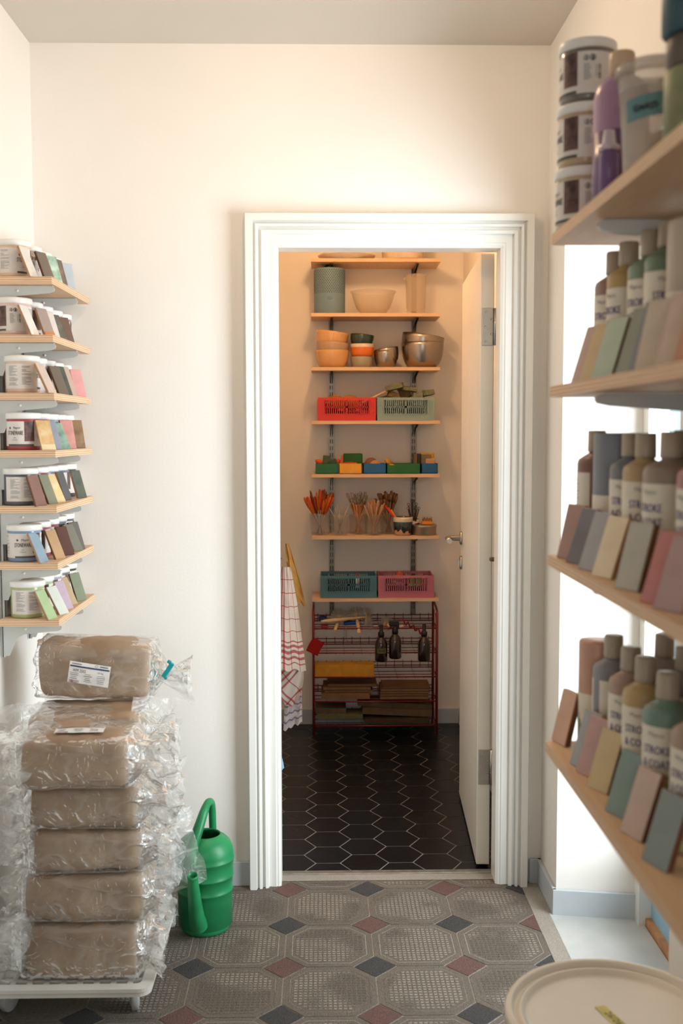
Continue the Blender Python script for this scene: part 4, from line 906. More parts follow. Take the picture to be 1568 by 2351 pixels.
# folding crates
def crate(label, x0, x1, z, y0, hgt, col, dep=.17):
    w = x1-x0; t = thing('folding_crate', label, 'crate', ((x0+x1)/2, y0, z), group='folding crates on the pantry shelves')
    mc = mat('crate_%d_%d_%d' % col, col, .45, var=.04, vs=10)
    def panel(W_, mt):
        mb = MB(); th = .004; mg_ = W_*.13; hb, ht = hgt*.30, hgt*.88
        def b(xa, xb, za, zb_, d=th, yo=0): mb.box(((xa+xb)/2, yo, (za+zb_)/2), (xb-xa, d, zb_-za))
        b(-W_/2, W_/2, 0, hb); b(-W_/2, W_/2, ht, hgt); b(-W_/2, -W_/2+mg_, hb, ht); b(W_/2-mg_, W_/2, hb, ht); zm = (hb+ht)/2; b(-W_/2+mg_, W_/2-mg_, zm-.0035, zm+.0035)
        b(-.005, .005, hb, ht)
        n = int((W_-2*mg_)/.0092)
        for k in range(n+1):
            x = -W_/2+mg_+(W_-2*mg_)*k/n; b(x-.0021, x+.0021, hb, ht)
        b(-W_/2+mg_*.72, W_/2-mg_*.72, ht, ht+.0025, .003, -.003); b(-W_/2+mg_*.72, W_/2-mg_*.72, hb-.003, hb-.0005, .003, -.003)
        for s in (-1, 1):
            b(s*(W_/2-mg_*.72)-.001, s*(W_/2-mg_*.72)+.001, hb, ht, .003, -.003)
            for q in range(4): b(s*(W_/2-mg_*.35)-.005, s*(W_/2-mg_*.35)+.005, hgt*(.35+.15*q), hgt*(.35+.15*q)+.0025, .003, -.003)
            b(s*(W_/2-.004)-.004, s*(W_/2-.004)+.004, 0, hgt, .008, .001)
        for q in (-.55, 0, .55): b(q*(W_/2-mg_)-.008, q*(W_/2-mg_)+.008, hb-.010, hb-.006, .003, -.003)
        bmesh.ops.transform(mb.bm, matrix=mt, verts=mb.bm.verts); return mb
    panel(w, Matrix.Translation((0, .003, 0))).build('front_panel', mc, t)
    panel(w, Matrix.Translation((0, dep-.003, 0)) @ Matrix.Rotation(PI, 4, 'Z')).build('back_panel', mc, t)
    for s in (-1, 1): panel(dep-.012, Matrix.Translation((s*(w/2-.003), dep/2, 0)) @ Matrix.Rotation(s*PI/2, 4, 'Z')).build('side_panel', mc, t)
    mb = MB(); mb.box((0, dep/2, .002), (w-.012, dep-.014, .003)); mb.build('crate_floor', mc, t)
    rnd = random.Random(int(x0*9e4)); mb = MB()  # added dark lumps, made up so the slots read as a shaded interior
    for k in range(16):
        sz = rnd.uniform(.025, .05); mb.box((rnd.uniform(-w/2+.035, w/2-.035), rnd.uniform(.035, dep-.035), rnd.uniform(.02, hgt-.035)), (sz, .03, sz*.6), rot=rnd.uniform(0, 3), bev=.004)
    tag(mb.build('crate_filler', mat('dark_slot_filler', (64, 50, 42), .8, vs=40, col2=(24, 20, 18)), None, ((x0+x1)/2, y0, z+.004)), 'added dark filler lumps that darken the slots of the %s' % label.split(' on ')[0].split(' with ')[0], 'crate filler', kind='stuff')
    return t
z = SZ[3]+.0008
crate('red folding crate on the fourth pantry shelf', PX(729, 4.975), PX(863, 4.975), z, 4.972, .1065, (206, 48, 36))
crate('pale blue folding crate with green sponges on the fourth pantry shelf', PX(866, 4.975), PX(997, 4.975), z, 4.972, .1065, (136, 160, 156))
z7 = SZ[6]+.0008
crate('teal blue folding crate on the lowest pantry shelf', PX(735, 4.975), PX(865, 4.975), z7, 4.972, .105, (78, 118, 132))
crate('pink folding crate on the lowest pantry shelf', PX(869, 4.975), PX(998, 4.975), z7, 4.972, .105, (186, 108, 124))
M_SPG = mat('ochre_sponge', (206, 140, 48), .9, vs=80, bump=.6, bs=200)
for px, sx in ((770, .040), (803, .046)):
    mb = MB(); mb.lathe([(0, -.03), (.8, -.03), (1, 0), (.9, .018), (.5, .028), (0, .031)], 24); 
    o = mb.build('sponge', M_SPG, None, (PX(px, 5.03), 5.03, z+.088)); o.scale = (sx, .035, 1); tag(o, 'ochre round sponge in the red crate, %s' % ('left one' if px < 790 else 'right one'), 'sponge', 'sponges in the red crate')
mb = MB(); mb.box((0, 0, .02), (.20, .12, .004)); 
mb = MB(); p0, p1 = at(832, 925, 5.02), at(893, 895, 5.02); mb.tube([p0, p1], .0055, 10)
tag(mb.build('wooden_stick', mat('pale_wood_rod', (222, 184, 140), .6)), 'pale wooden rod leaning from the red crate onto the blue crate', 'rod')
M_FOAM = mat('green_floral_foam', (122, 124, 88), .95, vs=50, bump=.7, bs=160); M_FOAM2 = mat('olive_brown_foam', (128, 104, 62), .95, vs=50, bump=.7, bs=160); M_FOAM3 = mat('grey_green_foam', (128, 132, 104), .95, vs=50, bump=.7, bs=160)
for i, (px, py, w, h, a, m, w_, yy) in enumerate(((905, 888, .085, .026, -.22, M_FOAM, 'long green slab leaning at the very top', 5.02), (941, 893, .075, .020, .12, M_FOAM, 'green slab lying across the middle', 5.03), (903, 908, .055, .034, .35, M_FOAM2, 'olive brown wedge at the left', 5.04), (930, 905, .05, .045, -.5, M_FOAM2, 'tilted brown block in the middle', 5.07), (925, 898, .06, .03, .9, M_FOAM2, 'steep brown block behind', 5.10), (984, 902, .052, .028, -.15, M_FOAM3, 'grey-green block at the right end', 5.04), (960, 910, .05, .030, .1, M_FOAM3, 'mauve-grey block beside the right upright', 5.01), (884, 914, .06, .02, -.4, M_FOAM2, 'thin brown sliver at the left edge', 5.06))):
    p = at(px, py, yy); mb = MB(); mb.box((0, 0, 0), (w, .045, h), bev=.003)
    for v in mb.bm.verts: v.co += Vector((noise.noise(v.co*40), 0, noise.noise(v.co*40+Vector((3, 0, 0)))))*.006
    o = mb.build('foam_block', m, None, p, (0, a, .15*(i % 3-1))); tag(o, 'foam block in the pale blue crate: '+w_, 'foam block', 'foam blocks in the pale blue crate')
# crate contents, lowest shelf
p = at(820, 1325, 5.03); mb = MB(); mb.lathe([(0, -.05), (.010, -.05), (.010, .0), (.005, .004), (0, .004)], 14, c=p); mb.lathe([(0, .0), (.005, .0), (.006, .003), (.006, .018), (0, .019)], 12, c=p, mi=1)
tag(mb.build('glue_bottle', [M_WHITE, mat('red_cap', (190, 40, 34), .4)]), 'small white bottle with red cap in the teal crate', 'bottle')
p = at(917, 1322, 5.02); mb = MB(); mb.lathe([(0, -.03), (.024, -.02), (.024, .0), (.006, .022), (0, .023)], 8, c=p); tag(mb.build('terracotta_piece', mat('terracotta', (190, 84, 44), .8)), 'orange terracotta piece in the pink crate', 'terracotta piece')
for i, px in enumerate((946, 961)):
    p = at(px, 1332, 4.985); mb = MB(); mb.lathe([(0, -.028), (.016, -.028), (.017, -.024), (.016, .010), (.018, .012), (.018, .016), (0, .017)], 20, c=p)
    tag(mb.build('metal_clamp', mat('tarnished_brass', (150, 132, 100), .45, .4)), 'small metal canister at the rim of the pink crate, %s one' % ('left' if i == 0 else 'right'), 'canister', 'canisters in the pink crate')
p = at(885, 1333, 5.03); mb = MB(); mb.box(p, (.06, .05, .03), bev=.004); tag(mb.build('dark_case', mat('dark_case_plastic', (50, 40, 44), .5)), 'dark case lying in the pink crate', 'case')
# shelf 5: little boxes
z = SZ[4]+.0008
def tray(label, pa, pb, col, h=.047, y0=4.99, dep=.13):
    x0, x1 = PX(pa, y0), PX(pb, y0); w = x1-x0-.001; mb = MB(); t_ = .0022
    mb.box((0, 0, t_/2), (w, dep, t_)); mb.box((0, -dep/2+t_/2, h/2), (w, t_, h)); mb.box((0, dep/2-t_/2, h/2), (w, t_, h)); mb.box((-w/2+t_/2, 0, h/2), (t_, dep, h)); mb.box((w/2-t_/2, 0, h/2), (t_, dep, h))
    o = mb.build('storage_box', mat('box_%d_%d_%d' % col, col, .4, var=.05), None, ((x0+x1)/2, y0+dep/2, z)); return tag(o, label, 'box', 'coloured boxes on the fifth pantry shelf')
tray('green open box at the left end of the fifth pantry shelf', 724, 776, (24, 96, 42)); tray('yellow open box on the fifth pantry shelf', 778, 831, (226, 164, 30))
tray('blue open box right of the yellow one on the fifth shelf', 834, 887, (18, 92, 150)); tray('wide green open box on the fifth pantry shelf', 888, 966, (30, 100, 34), y0=4.985); tray('blue open box at the right end of the fifth shelf', 967.5, 1006, (16, 88, 140), y0=5.0)
def slabthing(name, label, px, py, y, d, col, rot=(0, 0, 0), cat='tool', grp=None, bev=.003, rough=.5):
    mb = MB(); mb.box((0, 0, 0), d, bev=bev, seg=2); o = mb.build(name, mat(name+'_%d_%d_%d' % col, col, rough, var=.1), None, at(px, py, y), rot); return tag(o, label, cat, grp)
def disc(name, label, px, py, y, r, t_, col, rot, cat='scraper', sy_=1, grp=None):
    mb = MB(); mb.lathe([(0, -t_/2), (r, -t_/2), (r, t_/2), (0, t_/2)], 28, sy=sy_); o = mb.build(name, mat(name+'_%d_%d_%d' % col, col, .5, var=.08), None, at(px, py, y), rot); return tag(o, label, cat, grp)
G5 = 'clay tools in the coloured boxes'
disc('kidney_scraper', 'orange kidney scraper at the left end of the fifth pantry shelf', 733, 1060, 5.03, .020, .005, (218, 84, 30), (1.3, .25, 0), sy_=.55, grp=G5)
disc('kidney_scraper', 'orange kidney scraper at the right of the left green box', 774, 1060, 5.05, .018, .005, (208, 76, 30), (1.3, -.3, 0), sy_=.6, grp=G5)
slabthing('rubber_scraper', 'upright grey-green rubber scraper in the left green box', 749, 1056, 5.03, (.034, .006, .042), (72, 90, 64), (0, .1, .2), 'scraper', G5)
slabthing('rubber_scraper', 'tilted grey-green rubber scraper in the left green box', 764, 1062, 5.02, (.040, .006, .030), (78, 94, 66), (.2, -.35, 0), 'scraper', G5)
slabthing('sponge_block', 'large green block standing in the yellow box', 810, 1055, 5.06, (.090, .045, .058), (40, 92, 44), (0, 0, .05), 'block', G5, .006, .8)
slabthing('plastic_comb', 'orange comb-edged tool upright at the left of the yellow box', 785, 1057, 5.04, (.010, .005, .050), (222, 96, 36), (0, 0, 0), 'tool', G5, .001)
disc('kidney_scraper', 'flat orange kidney scraper lying on the yellow box', 803, 1064, 5.01, .034, .005, (220, 90, 38), (.25, 0, 0), sy_=.6, grp=G5)
disc('wooden_disc', 'brown half-round wooden rib in the blue box', 852, 1066, 5.05, .032, .006, (132, 84, 62), (PI/2, 0, 0), grp=G5)
disc('wooden_disc', 'pale half-round rib behind the brown one in the blue box', 862, 1070, 5.03, .028, .006, (196, 146, 100), (PI/2-.1, 0, 0), grp=G5)
disc('wooden_disc', 'mustard oval scraper leaning out of the wide green box', 892, 1060, 5.01, .022, .005, (190, 138, 42), (1.2, .6, 0), sy_=.5, grp=G5)
slabthing('flat_rib', 'yellow strip lying across the wide green box', 912, 1065.5, 5.02, (.085, .02, .004), (216, 150, 36), (0, 0, .1), 'strip', G5, .001)
slabthing('flat_rib', 'short yellow tab on the front edge of the wide green box', 899, 1066.5, 4.99, (.022, .012, .006), (214, 150, 30), (0, .05, 0), 'tab', G5, .001)
slabthing('sanding_block', 'grey-brown block standing at the left of the right blue box', 953, 1056, 5.06, (.018, .05, .060), (110, 88, 60), (0, 0, 0), 'block', G5)
slabthing('sanding_block', 'black slab standing beside the grey-brown block', 961, 1056, 5.06, (.014, .05, .060), (36, 38, 30), (0, 0, 0), 'block', G5)
slabthing('sanding_block', 'grey pad with yellow back in the right blue box', 978, 1057, 5.05, (.050, .012, .056), (118, 106, 78), (0, 0, 0), 'block', G5)
slabthing('sanding_block', 'yellow pad standing behind the grey pad', 981, 1054, 5.075, (.064, .012, .060), (206, 160, 30), (0, 0, 0), 'block', G5)
slabthing('sanding_block', 'pinkish beige pad in front in the right blue box', 988, 1064, 5.03, (.044, .010, .046), (196, 154, 112), (0, 0, 0), 'block', G5)
# shelf 6: cups full of tools
z = SZ[5]+.0008
M_CUP = mat('clear_cup_plastic', (226, 214, 196), .15, alpha=.13, var=.02)
def cup(label, px, y, r, h, m=M_CUP, taper=.9):
    mb = MB(); mb.lathe([(0, 0), (r*taper-.002, 0), (r*taper, .003), (r, h-.008), (r+.003, h-.008), (r+.003, h), (r-.001, h), (r*taper-.003, .005), (0, .004)], 36)
    return tag(mb.build('tool_cup', m, None, (PX(px, y), y, z)), label, 'cup', 'tool cups on the sixth pantry shelf')
CUPS = [(734, 5.035, .049, .100, 'left end'), (779, 5.01, .044, .096, 'second from left'), (823, 5.06, .046, .098, 'third from left'), (859, 5.015, .046, .098, 'fourth from left'), (893, 5.085, .044, .100, 'behind the dark bowl')]
for c in CUPS: cup('clear plastic tool cup on the sixth pantry shelf, '+c[4], *c[:4])
mb = MB(); mb.lathe([(0, .006), (.041, .006), (.043, .08), (0, .08)], 30); 
rnd = random.Random(21)
def tools(cupi, n, length, colf, kind, label, grp, spread=.9, sr=.0022):
    px, y, r, h, _ = CUPS[cupi]; cx = PX(px, y); protos = {}
    for k in range(n):
        a = 2*PI*(k+.3*rnd.random())/n; q0 = r*.62*math.sqrt(rnd.random()); q1 = q0*.6+r*spread*rnd.uniform(.2, 1.0)
        L = length*rnd.uniform(.86, 1.06); b0 = Vector((cx-q0*math.cos(a)*.7, y-q0*math.sin(a)*.7, z+.006)); top = Vector((cx+q1*math.cos(a), y+q1*math.sin(a)*.75, 0))
        dx = (top-b0).xy.length; top.z = z+.006+math.sqrt(max(L*L-dx*dx, 1e-4)); d = (top-b0).normalized()
        ci = k % len(colf)
        if ci not in protos:
            c1, c2 = colf[ci]; mb = MB()
            if kind == 'paddle':
                mb.tube([(0, 0, 0), (0, 0, length*.58)], sr, 6, 1); mb.tube([(0, 0, length*.55), (0, 0, length*.62), (0, 0, length*.80), (0, 0, length*.95), (0, 0, length)], [.003, .0065, .0098, .0080, .003], 8, 0)
                for v in mb.bm.verts:
                    if v.co.z > length*.6: v.co.y *= .45
            elif kind == 'stick':
                mb.tube([(0, 0, 0), (0, 0, length*.97), (0, 0, length)], [sr, sr, sr*.4], 7, 0)
            elif kind == 'loop':
                mb.tube([(0, 0, 0), (0, 0, length*.80)], sr*1.2, 7, 0); mb.tube([(0, 0, length*.78), (0, 0, length*.86)], sr*1.3, 7, 1)
                lp = [Vector((.010*math.sin(t*PI*2)*(.4+.6*t if t < .5 else .4+.6*(1-t)), 0, length*.86+.017*(1-math.cos(t*2*PI)))) for t in [i/14 for i in range(15)]]; mb.tube(lp, .0012, 5, 1)
            elif kind == 'brush':
                mb.tube([(0, 0, 0), (0, 0, length*.82)], sr*1.4, 7, 0); mb.tube([(0, 0, length*.80), (0, 0, length*.88), (0, 0, length*.97), (0, 0, length)], [sr*1.5, .0062, .0075, .002], 8, 1)
            me = mb.build(label[0], [mat('tool_%d_%d_%d' % c1, c1, .5, var=.15, vs=40), mat('toolb_%d_%d_%d' % c2, c2, .4, 0.6 if kind == 'loop' else 0, var=.1, vs=40)])
            protos[ci] = me; o = me
        else: o = protos[ci].copy(); COL.objects.link(o)
        o.location = b0; o.rotation_mode = 'QUATERNION'; o.rotation_quaternion = d.to_track_quat('Z', 'Y') @ Matrix.Rotation(rnd.uniform(0, 3), 3, 'Z').to_quaternion()
        o.scale = (1, 1, L/length); tag(o, label[1], label[2], grp)
tools(0, 46, .200, [((214, 108, 26), (150, 150, 150)), ((186, 84, 22), (170, 168, 160)), ((150, 66, 20), (90, 110, 116)), ((222, 92, 40), (190, 186, 176))], 'paddle', ('modelling_tool', 'orange-tipped modelling tool fanned out of the left end cup', 'tool'), 'orange tools in the left cup', 1.35, .0028)
tools(1, 9, .145, [((206, 198, 186), (200, 190, 180)), ((178, 168, 154), (200, 190, 180))], 'stick', ('needle_tool', 'thin pale stick crossed in the second clear cup', 'tool'), 'thin sticks in the second cup', .95, .0018)
tools(2, 30, .190, [((172, 112, 66), (180, 170, 150)), ((196, 150, 90), (150, 140, 124)), ((150, 98, 72), (190, 180, 160)), ((210, 130, 80), (170, 160, 140))], 'loop', ('loop_tool', 'wire-ended loop tool with wooden handle in the third cup', 'tool'), 'loop tools in the third cup', 1.15, .0028)
tools(3, 32, .158, [((196, 144, 104), (180, 130, 90)), ((212, 164, 124), (180, 130, 90)), ((180, 124, 84), (180, 130, 90))], 'stick', ('wooden_modelling_stick', 'plain wooden modelling stick in the fourth cup', 'stick'), 'wooden sticks in the fourth cup', .95, .0037)
tools(4, 34, .192, [((128, 88, 48), (150, 104, 58)), ((110, 78, 44), (122, 84, 46)), ((150, 106, 62), (140, 96, 54))], 'brush', ('paint_brush', 'brown brush in the cup behind the dark glazed bowl', 'brush'), 'brushes in the rear cup', 1.35)
bowl('glazed_pot', 'black and blue glazed pot with dripping glaze on the sixth pantry shelf', PX(926, 5.0), z, .046, .086, (40, 38, 40), None, y=5.005, foot=.62, fat=.6, cat='pot', rim=(206, 166, 122))
pot = bpy.data.objects[[o.name for o in bpy.data.objects if o.name.startswith('glazed_pot')][-1]]
mp_ = mat('dripping_pot_glaze', (60, 80, 86), .15, coat=.6, vs=30, col2=(40, 56, 60)); nb = NB(mp_); b_ = nb.n['Principled BSDF']; srcc = b_.inputs['Base Color'].links[0].from_socket
tc = nb.n.new('ShaderNodeTexCoord'); sx = nb.n.new('ShaderNodeSeparateXYZ'); nb.L.new(tc.outputs['Object'], sx.inputs[0]); nz = nb.n.new('ShaderNodeTexNoise'); nz.inputs['Scale'].default_value = 42; mpp = nb.n.new('ShaderNodeMapping'); mpp.inputs['Scale'].default_value = (1, 1, .25); nb.L.new(tc.outputs['Object'], mpp.inputs[0]); nb.L.new(mpp.outputs[0], nz.inputs['Vector'])
h1 = nb.m('LESS_THAN', nb.m('ADD', sx.outputs[2], nb.m('MULTIPLY', nz.outputs['Fac'], .05)), .066); h2 = nb.m('LESS_THAN', nb.m('ADD', sx.outputs[2], nb.m('MULTIPLY', nz.outputs['Fac'], .06)), .047)
nb.L.new(nb.mix(h2, nb.mix(h1, srcc, lin((24, 20, 20))), lin((206, 156, 112))), b_.inputs['Base Color']); pot.data.materials[0] = mp_
for k, (dx, c) in enumerate(((-.008, (190, 30, 26)), (.0, (214, 60, 24)), (-.014, (226, 140, 30)))):
    mb = MB(); b0 = Vector((PX(930, 5.0), 5.0, z+.01)); tp_ = at(884+7*k, 1160+5*k, 5.0); mb.tube([b0, tp_], .0035, 8)
    tag(mb.build('coloured_pencil', mat('pencil_%d' % k, c, .4)), '%s stick leaning out of the dark glazed pot' % ['red', 'vermilion', 'yellow-orange'][k], 'stick')
mb = MB(); mb.lathe([(0, 0), (.030, 0), (.034, .010), (.030, .045), (.033, .068), (.031, .070), (.028, .046), (.030, .014), (0, .006)], 32); 
mw = mat('black_white_brushed_glaze', (216, 196, 176), .2, coat=.5); nb = NB(mw); b_ = nb.n['Principled BSDF']; tc = nb.n.new('ShaderNodeTexCoord'); wv = nb.n.new('ShaderNodeTexNoise'); wv.inputs['Scale'].default_value = 38; nb.L.new(tc.outputs['Object'], wv.inputs['Vector'])
nb.L.new(nb.mix(nb.m('GREATER_THAN', wv.outputs['Fac'], .47), lin((24, 20, 20)), lin((220, 196, 172))), b_.inputs['Base Color'])
xv = PX(950, 5.07); tag(mb.build('glazed_vase', mw, None, (xv, 5.075, z)), 'small black and white brushed vase behind the glazed pot', 'vase')
for k in range(7):
    mb = MB(); a = k*.9; tp_ = Vector((xv+.026*math.cos(a), 5.075+.02*math.sin(a), z+.115+.018*(k % 3))); mb.tube([(xv, 5.075, z+.012), tp_], .0022, 6); lp = [tp_+Vector((.006*math.cos(t), 0, .006+.006*math.sin(t))) for t in [PI*2*i/12-PI/2 for i in range(13)]]; mb.tube(lp, .0011, 5)
    tag(mb.build('wire_cutter', mat('dark_wire', (70, 56, 44), .35, .7)), 'ring-ended metal tool standing in the black and white vase', 'tool', 'metal tools in the brushed vase')
mb = MB(); rt = .058; mb.lathe([(0, 0), (rt-.002, 0), (rt, .002), (rt, .034), (rt+.0015, .036), (rt+.0015, .046), (rt, .048), (rt-.003, .046), (0, .0455)], 56)
tag(mb.build('metal_tin', mat('dull_tin', (168, 156, 138), .38, .8, var=.06), None, (PX(977, 4.985)-.001, 5.025, z)), 'round flat metal tin at the right of the sixth pantry shelf', 'tin')
t = thing('push_pin_box', 'small orange box full of pins standing on the metal tin', 'pin box', (PX(982, 5.03), 5.035, z+.0485))
mb = MB(); mb.box((0, 0, .007), (.052, .030, .014), bev=.001); mb.build('box', mat('orange_card', (222, 140, 20), .5), t)
mb = MB()
for k in range(22): mb.lathe([(0, 0), (.0012, 0), (.0012, .012), (.0028, .013), (.0028, .017), (0, .018)], 8, c=(-.022+.0044*(k % 11), -.007+.012*(k//11), .012+.003*((k*7) % 3)))
p_ = mb.build('pins', mat('steel_pins', (200, 190, 170), .2, 1.), t); p_['kind'] = 'stuff'
# ------------------------------------------------------------------ red wire rack
M_REDW = mat('red_lacquered_wire', (126, 17, 19), .35, var=.05, coat=.3)
RKX0, RKX1, RKF, RKB = -.036, .548, 4.965, 5.165
t = thing('wire_rack', 'low red wire shelf rack with five tiers against the pantry back wall', 'rack', ((RKX0+RKX1)/2, RKF, 0)); ox, oy = (RKX0+RKX1)/2, RKF
w2 = (RKX1-RKX0)/2; dp = RKB-RKF
for s in (-1, 1):
    mb = MB(); x = s*w2
    mb.tube([(x, 0, .004), (x, 0, .585), (x, .02, .600), (x, dp-.02, .625), (x, dp, .61), (x, dp, .004)], .0052, 8)
    mb.tube([(x+s*.0, .045, .05), (x, .045, .55), (x, .07, .575)], .0028, 6); mb.tube([(x, dp-.045, .05), (x, dp-.045, .58)], .0028, 6)
    for zz in (.05, .167, .284, .400, .516): mb.tube([(x, 0, zz), (x, dp, zz)], .003, 6)
    mb.build('side_frame', M_REDW, t)
TZ = [.516, .400, .284, .167, .050]
for zz in TZ:
    mb = MB(); mb.tube([(-w2, 0, zz), (w2, 0, zz)], .0034, 7); mb.tube([(-w2, dp, zz+.002), (w2, dp, zz+.002)], .0028, 6)
    for yy in (dp*.33, dp*.66): mb.tube([(-w2, yy, zz-.003), (w2, yy, zz-.003)], .002, 5)
    for k in range(14):
        x = -w2+2*w2*(k+.5)/14
        if k % 2: mb.tube([(x, 0, zz), (x, dp, zz+.001)], .0009, 4)
        mb.tube([(x, 0, zz+.003), (x, -.001, zz-.006)], .0015, 4); mb.tube([(x, dp, zz+.001), (x, dp, zz+.038)], .0019, 5)
    for q in (.012, .030): mb.tube([(-w2, dp, zz+q), (w2, dp, zz+q)], .0024, 6)
    mb.build('wire_shelf', M_REDW, t)
# washing-up brushes on the top tier
M_WOOD = mat('pale_beech', (224, 190, 150), .6, var=.08, vs=20); M_BRIS = mat('bleached_bristle', (232, 216, 196), .8, alpha=1)
def brush(label, hx, hy, tx, ty, Yh, Yt, r=.034):
    p = at(hx, hy, Yh); q = at(tx, ty, Yt); t = thing('dish_brush', label, 'brush', p, group='round dish brushes on the red rack')
    d = (q-p); mb = MB(); n = 8; mb.tube([d*(i/n) for i in range(n+1)], [.006, .0055, .006, .0075, .008, .0085, .009, .009, .006], 10); mb.build('brush_handle', M_WOOD, t)
    ax = d.normalized(); a = ax.orthogonal().normalized(); b = ax.cross(a); rnd = random.Random(int(hx))
    hd = MB(); rr_ = random.Random(3)
    hd.lathe([(0, -.010), (.012, -.008), (.015, 0), (.012, .008), (0, .010)], 18, mtx=ax.to_track_quat('Z', 'Y').to_matrix().to_4x4()); hb_ = hd.build('brush_head', M_WOOD, t)
    mb = MB()
    for k in range(26):
        th = 2*PI*k/26
        for j in range(6):
            th2 = th+rnd.uniform(-.05, .05); u = a*math.cos(th2)+b*math.sin(th2); mb.tube([u*.012+ax*(.003*(j-2.5)), u*r*1.12*rnd.uniform(.9, 1.03)+ax*(.005*(j-2.5))], .0013, 3, cap=False)
    bb_ = mb.build('bristles', M_BRIS, t); bb_['kind'] = 'stuff'; return t
brush('left dish brush on the red rack, handle pointing to the floor', 779, 1415, 769, 1449, 5.07, 4.95, .037)
brush('middle dish brush on the red rack with the handle hanging over the front', 817, 1410, 825, 1455, 5.08, 4.94, .036)
brush('dish brush whose long handle lies to the left across the top tier', 843, 1416, 737, 1427, 5.05, 4.97, .038)
brush('dish brush head showing behind the hanging brown bottles', 886, 1432, 893, 1436, 5.10, 5.00, .033)
def lump(name, label, px, py, y, d, col, cat, rot=(0, 0, 0), rough=.5, metal=0):
    mb = MB(); mb.box((0, 0, 0), d, bev=min(d)*.35, seg=2); return tag(mb.build(name, mat(name+'_%d_%d_%d' % col, col, rough, metal, var=.1), None, at(px, py, y), rot), label, cat)
lump('blue_cloth', 'blue brush pad at the left end of the rack top', 741, 1420, 5.06, (.040, .05, .022), (20, 40, 110), 'pad', (0, .1, 0))
lump('blue_tool', 'bright blue tool lying behind the brush handles', 806, 1430, 5.04, (.072, .03, .016), (10, 70, 150), 'tool', (0, -.05, 0))
lump('pink_sponge', 'small pink sponge on the left of the rack top', 745, 1438, 5.0, (.036, .03, .012), (170, 44, 74), 'sponge')
mb = MB(); p = at(793, 1442, 4.96)
for s in (-1, 1): mb.tube([p+Vector((s*.003, 0, .012)), p+Vector((s*.004, 0, -.055)), p+Vector((s*.016, 0, -.068))], .0012, 6)
tag(mb.build('wire_whisk_hook', M_ZINC), 'thin double wire hook hanging from the rack front', 'hook')
mb = MB(); p = at(922, 1424, 5.05); pts = [p+Vector((.03*k/6+.0, -.01, .012*math.sin(k*1.3)-.003*k)) for k in range(30)]; mb.tube(pts[:24], .004, 7)
tag(mb.build('red_cord', mat('red_cord_nylon', (176, 24, 24), .5)), 'red cord coiled along the right of the rack top', 'cord')
lump('white_sponge', 'small cream scrubber at the front edge right of the spray bottle', 920, 1439, 4.99, (.028, .02, .016), (216, 196, 166), 'scrubber', (0, -.4, 0))
lump('steel_tin', 'small steel clip on the front wire beside the brown bottle', 862, 1437, 4.98, (.030, .02, .012), (170, 160, 150), 'clip', (0, 0, 0), .3, 1)
# amber bottles hooked on the front wire
M_AMB = mat('amber_glass', (38, 20, 10), .08, var=.02, coat=.8); M_BLK_P = mat('black_sprayer', (26, 26, 26), .4)
def amber(label, px, ytop, ybot, kind):
    y = 4.93; p = at(px, ybot, y); h = (ybot-ytop)/2452*y; t = thing('spray_bottle', label, 'spray bottle', p, group='amber spray bottles hanging on the red rack'); r = .0295
    hb = .128; mb = MB(); mb.lathe([(0, 0), (r-.004, 0), (r, .005), (r, .082), (r-.004, .096), (r-.013, .108), (.012, .114), (.012, .122), (0, .122)], 36); mb.build('glass_bottle', M_AMB, t)
    mb = MB()
    if kind == 'mist': mb.lathe([(0, .116), (.0145, .116), (.0145, .136), (.010, .140), (.0085, .142), (.0085, .172), (.006, .174), (0, .174)], 20); mb.box((0, -.006, .166), (.006, .012, .006))
    else:
        mb.lathe([(0, .116), (.0145, .116), (.0145, .136), (.010, .140), (.009, .150), (0, .150)], 20); mb.box((-.006, 0, .166), (.046, .016, .026), bev=.004); mb.box((-.020, 0, .150), (.006, .010, .030), rot=Matrix.Rotation(.5, 4, 'Y'), bev=.002); mb.box((.012, 0, .150), (.014, .014, .022), bev=.003)
    mb.build('sprayer', M_BLK_P, t); return t
a1 = amber('left hanging brown glass spray bottle with a green paper label', 875, 1428, 1518, 'mist'); amber('middle hanging brown glass bottle with large trigger sprayer', 907, 1419, 1511, 'trigger'); amber('right hanging brown glass spray bottle near the rack end', 973.5, 1427, 1517, 'mist')
mb = MB(); rr_ = .0298; mb.grid(lambda u, v: Vector((rr_*math.sin(-.75+1.6*u), -rr_*math.cos(-.75+1.6*u), .042+.024*v)), 14, 1); lb = mb.build('label', mat('green_tape_label', (92, 96, 60), .6, var=.1), a1)
mb = MB(); scribble(mb, lambda x, y: Vector((.0302*math.sin(x/.0302+.05), -.0302*math.cos(x/.0302+.05), .054+y)), .034, .010); mb.build('handwriting', M_DARK, lb)
# red pot holder
mb = MB(); mb.grid(lambda u, v: Vector(((u-.5)*.062, .003*math.sin(u*6+v*5), (v-.5)*.070)), 14, 14); mb.grid(lambda u, v: Vector(((u-.5)*.062, .006+.003*math.sin(u*6+v*5), (v-.5)*.070)), 14, 14)
tag(mb.build('pot_holder', mat('red_knit', (170, 18, 24), .9, vs=60, bump=.8, bs=220), None, at(724, 1485, 4.945), (0, math.radians(28), .3)), 'red knitted pot holder hanging at the left of the red rack', 'pot holder')
# yellow block
slabthing('foam_brick', 'long mustard yellow foam brick on the third rack tier', 790.5, 1537, 5.02, (.281, .09, .062), (196, 142, 44), (0, .0, 0), 'foam brick', None, .002, .9)
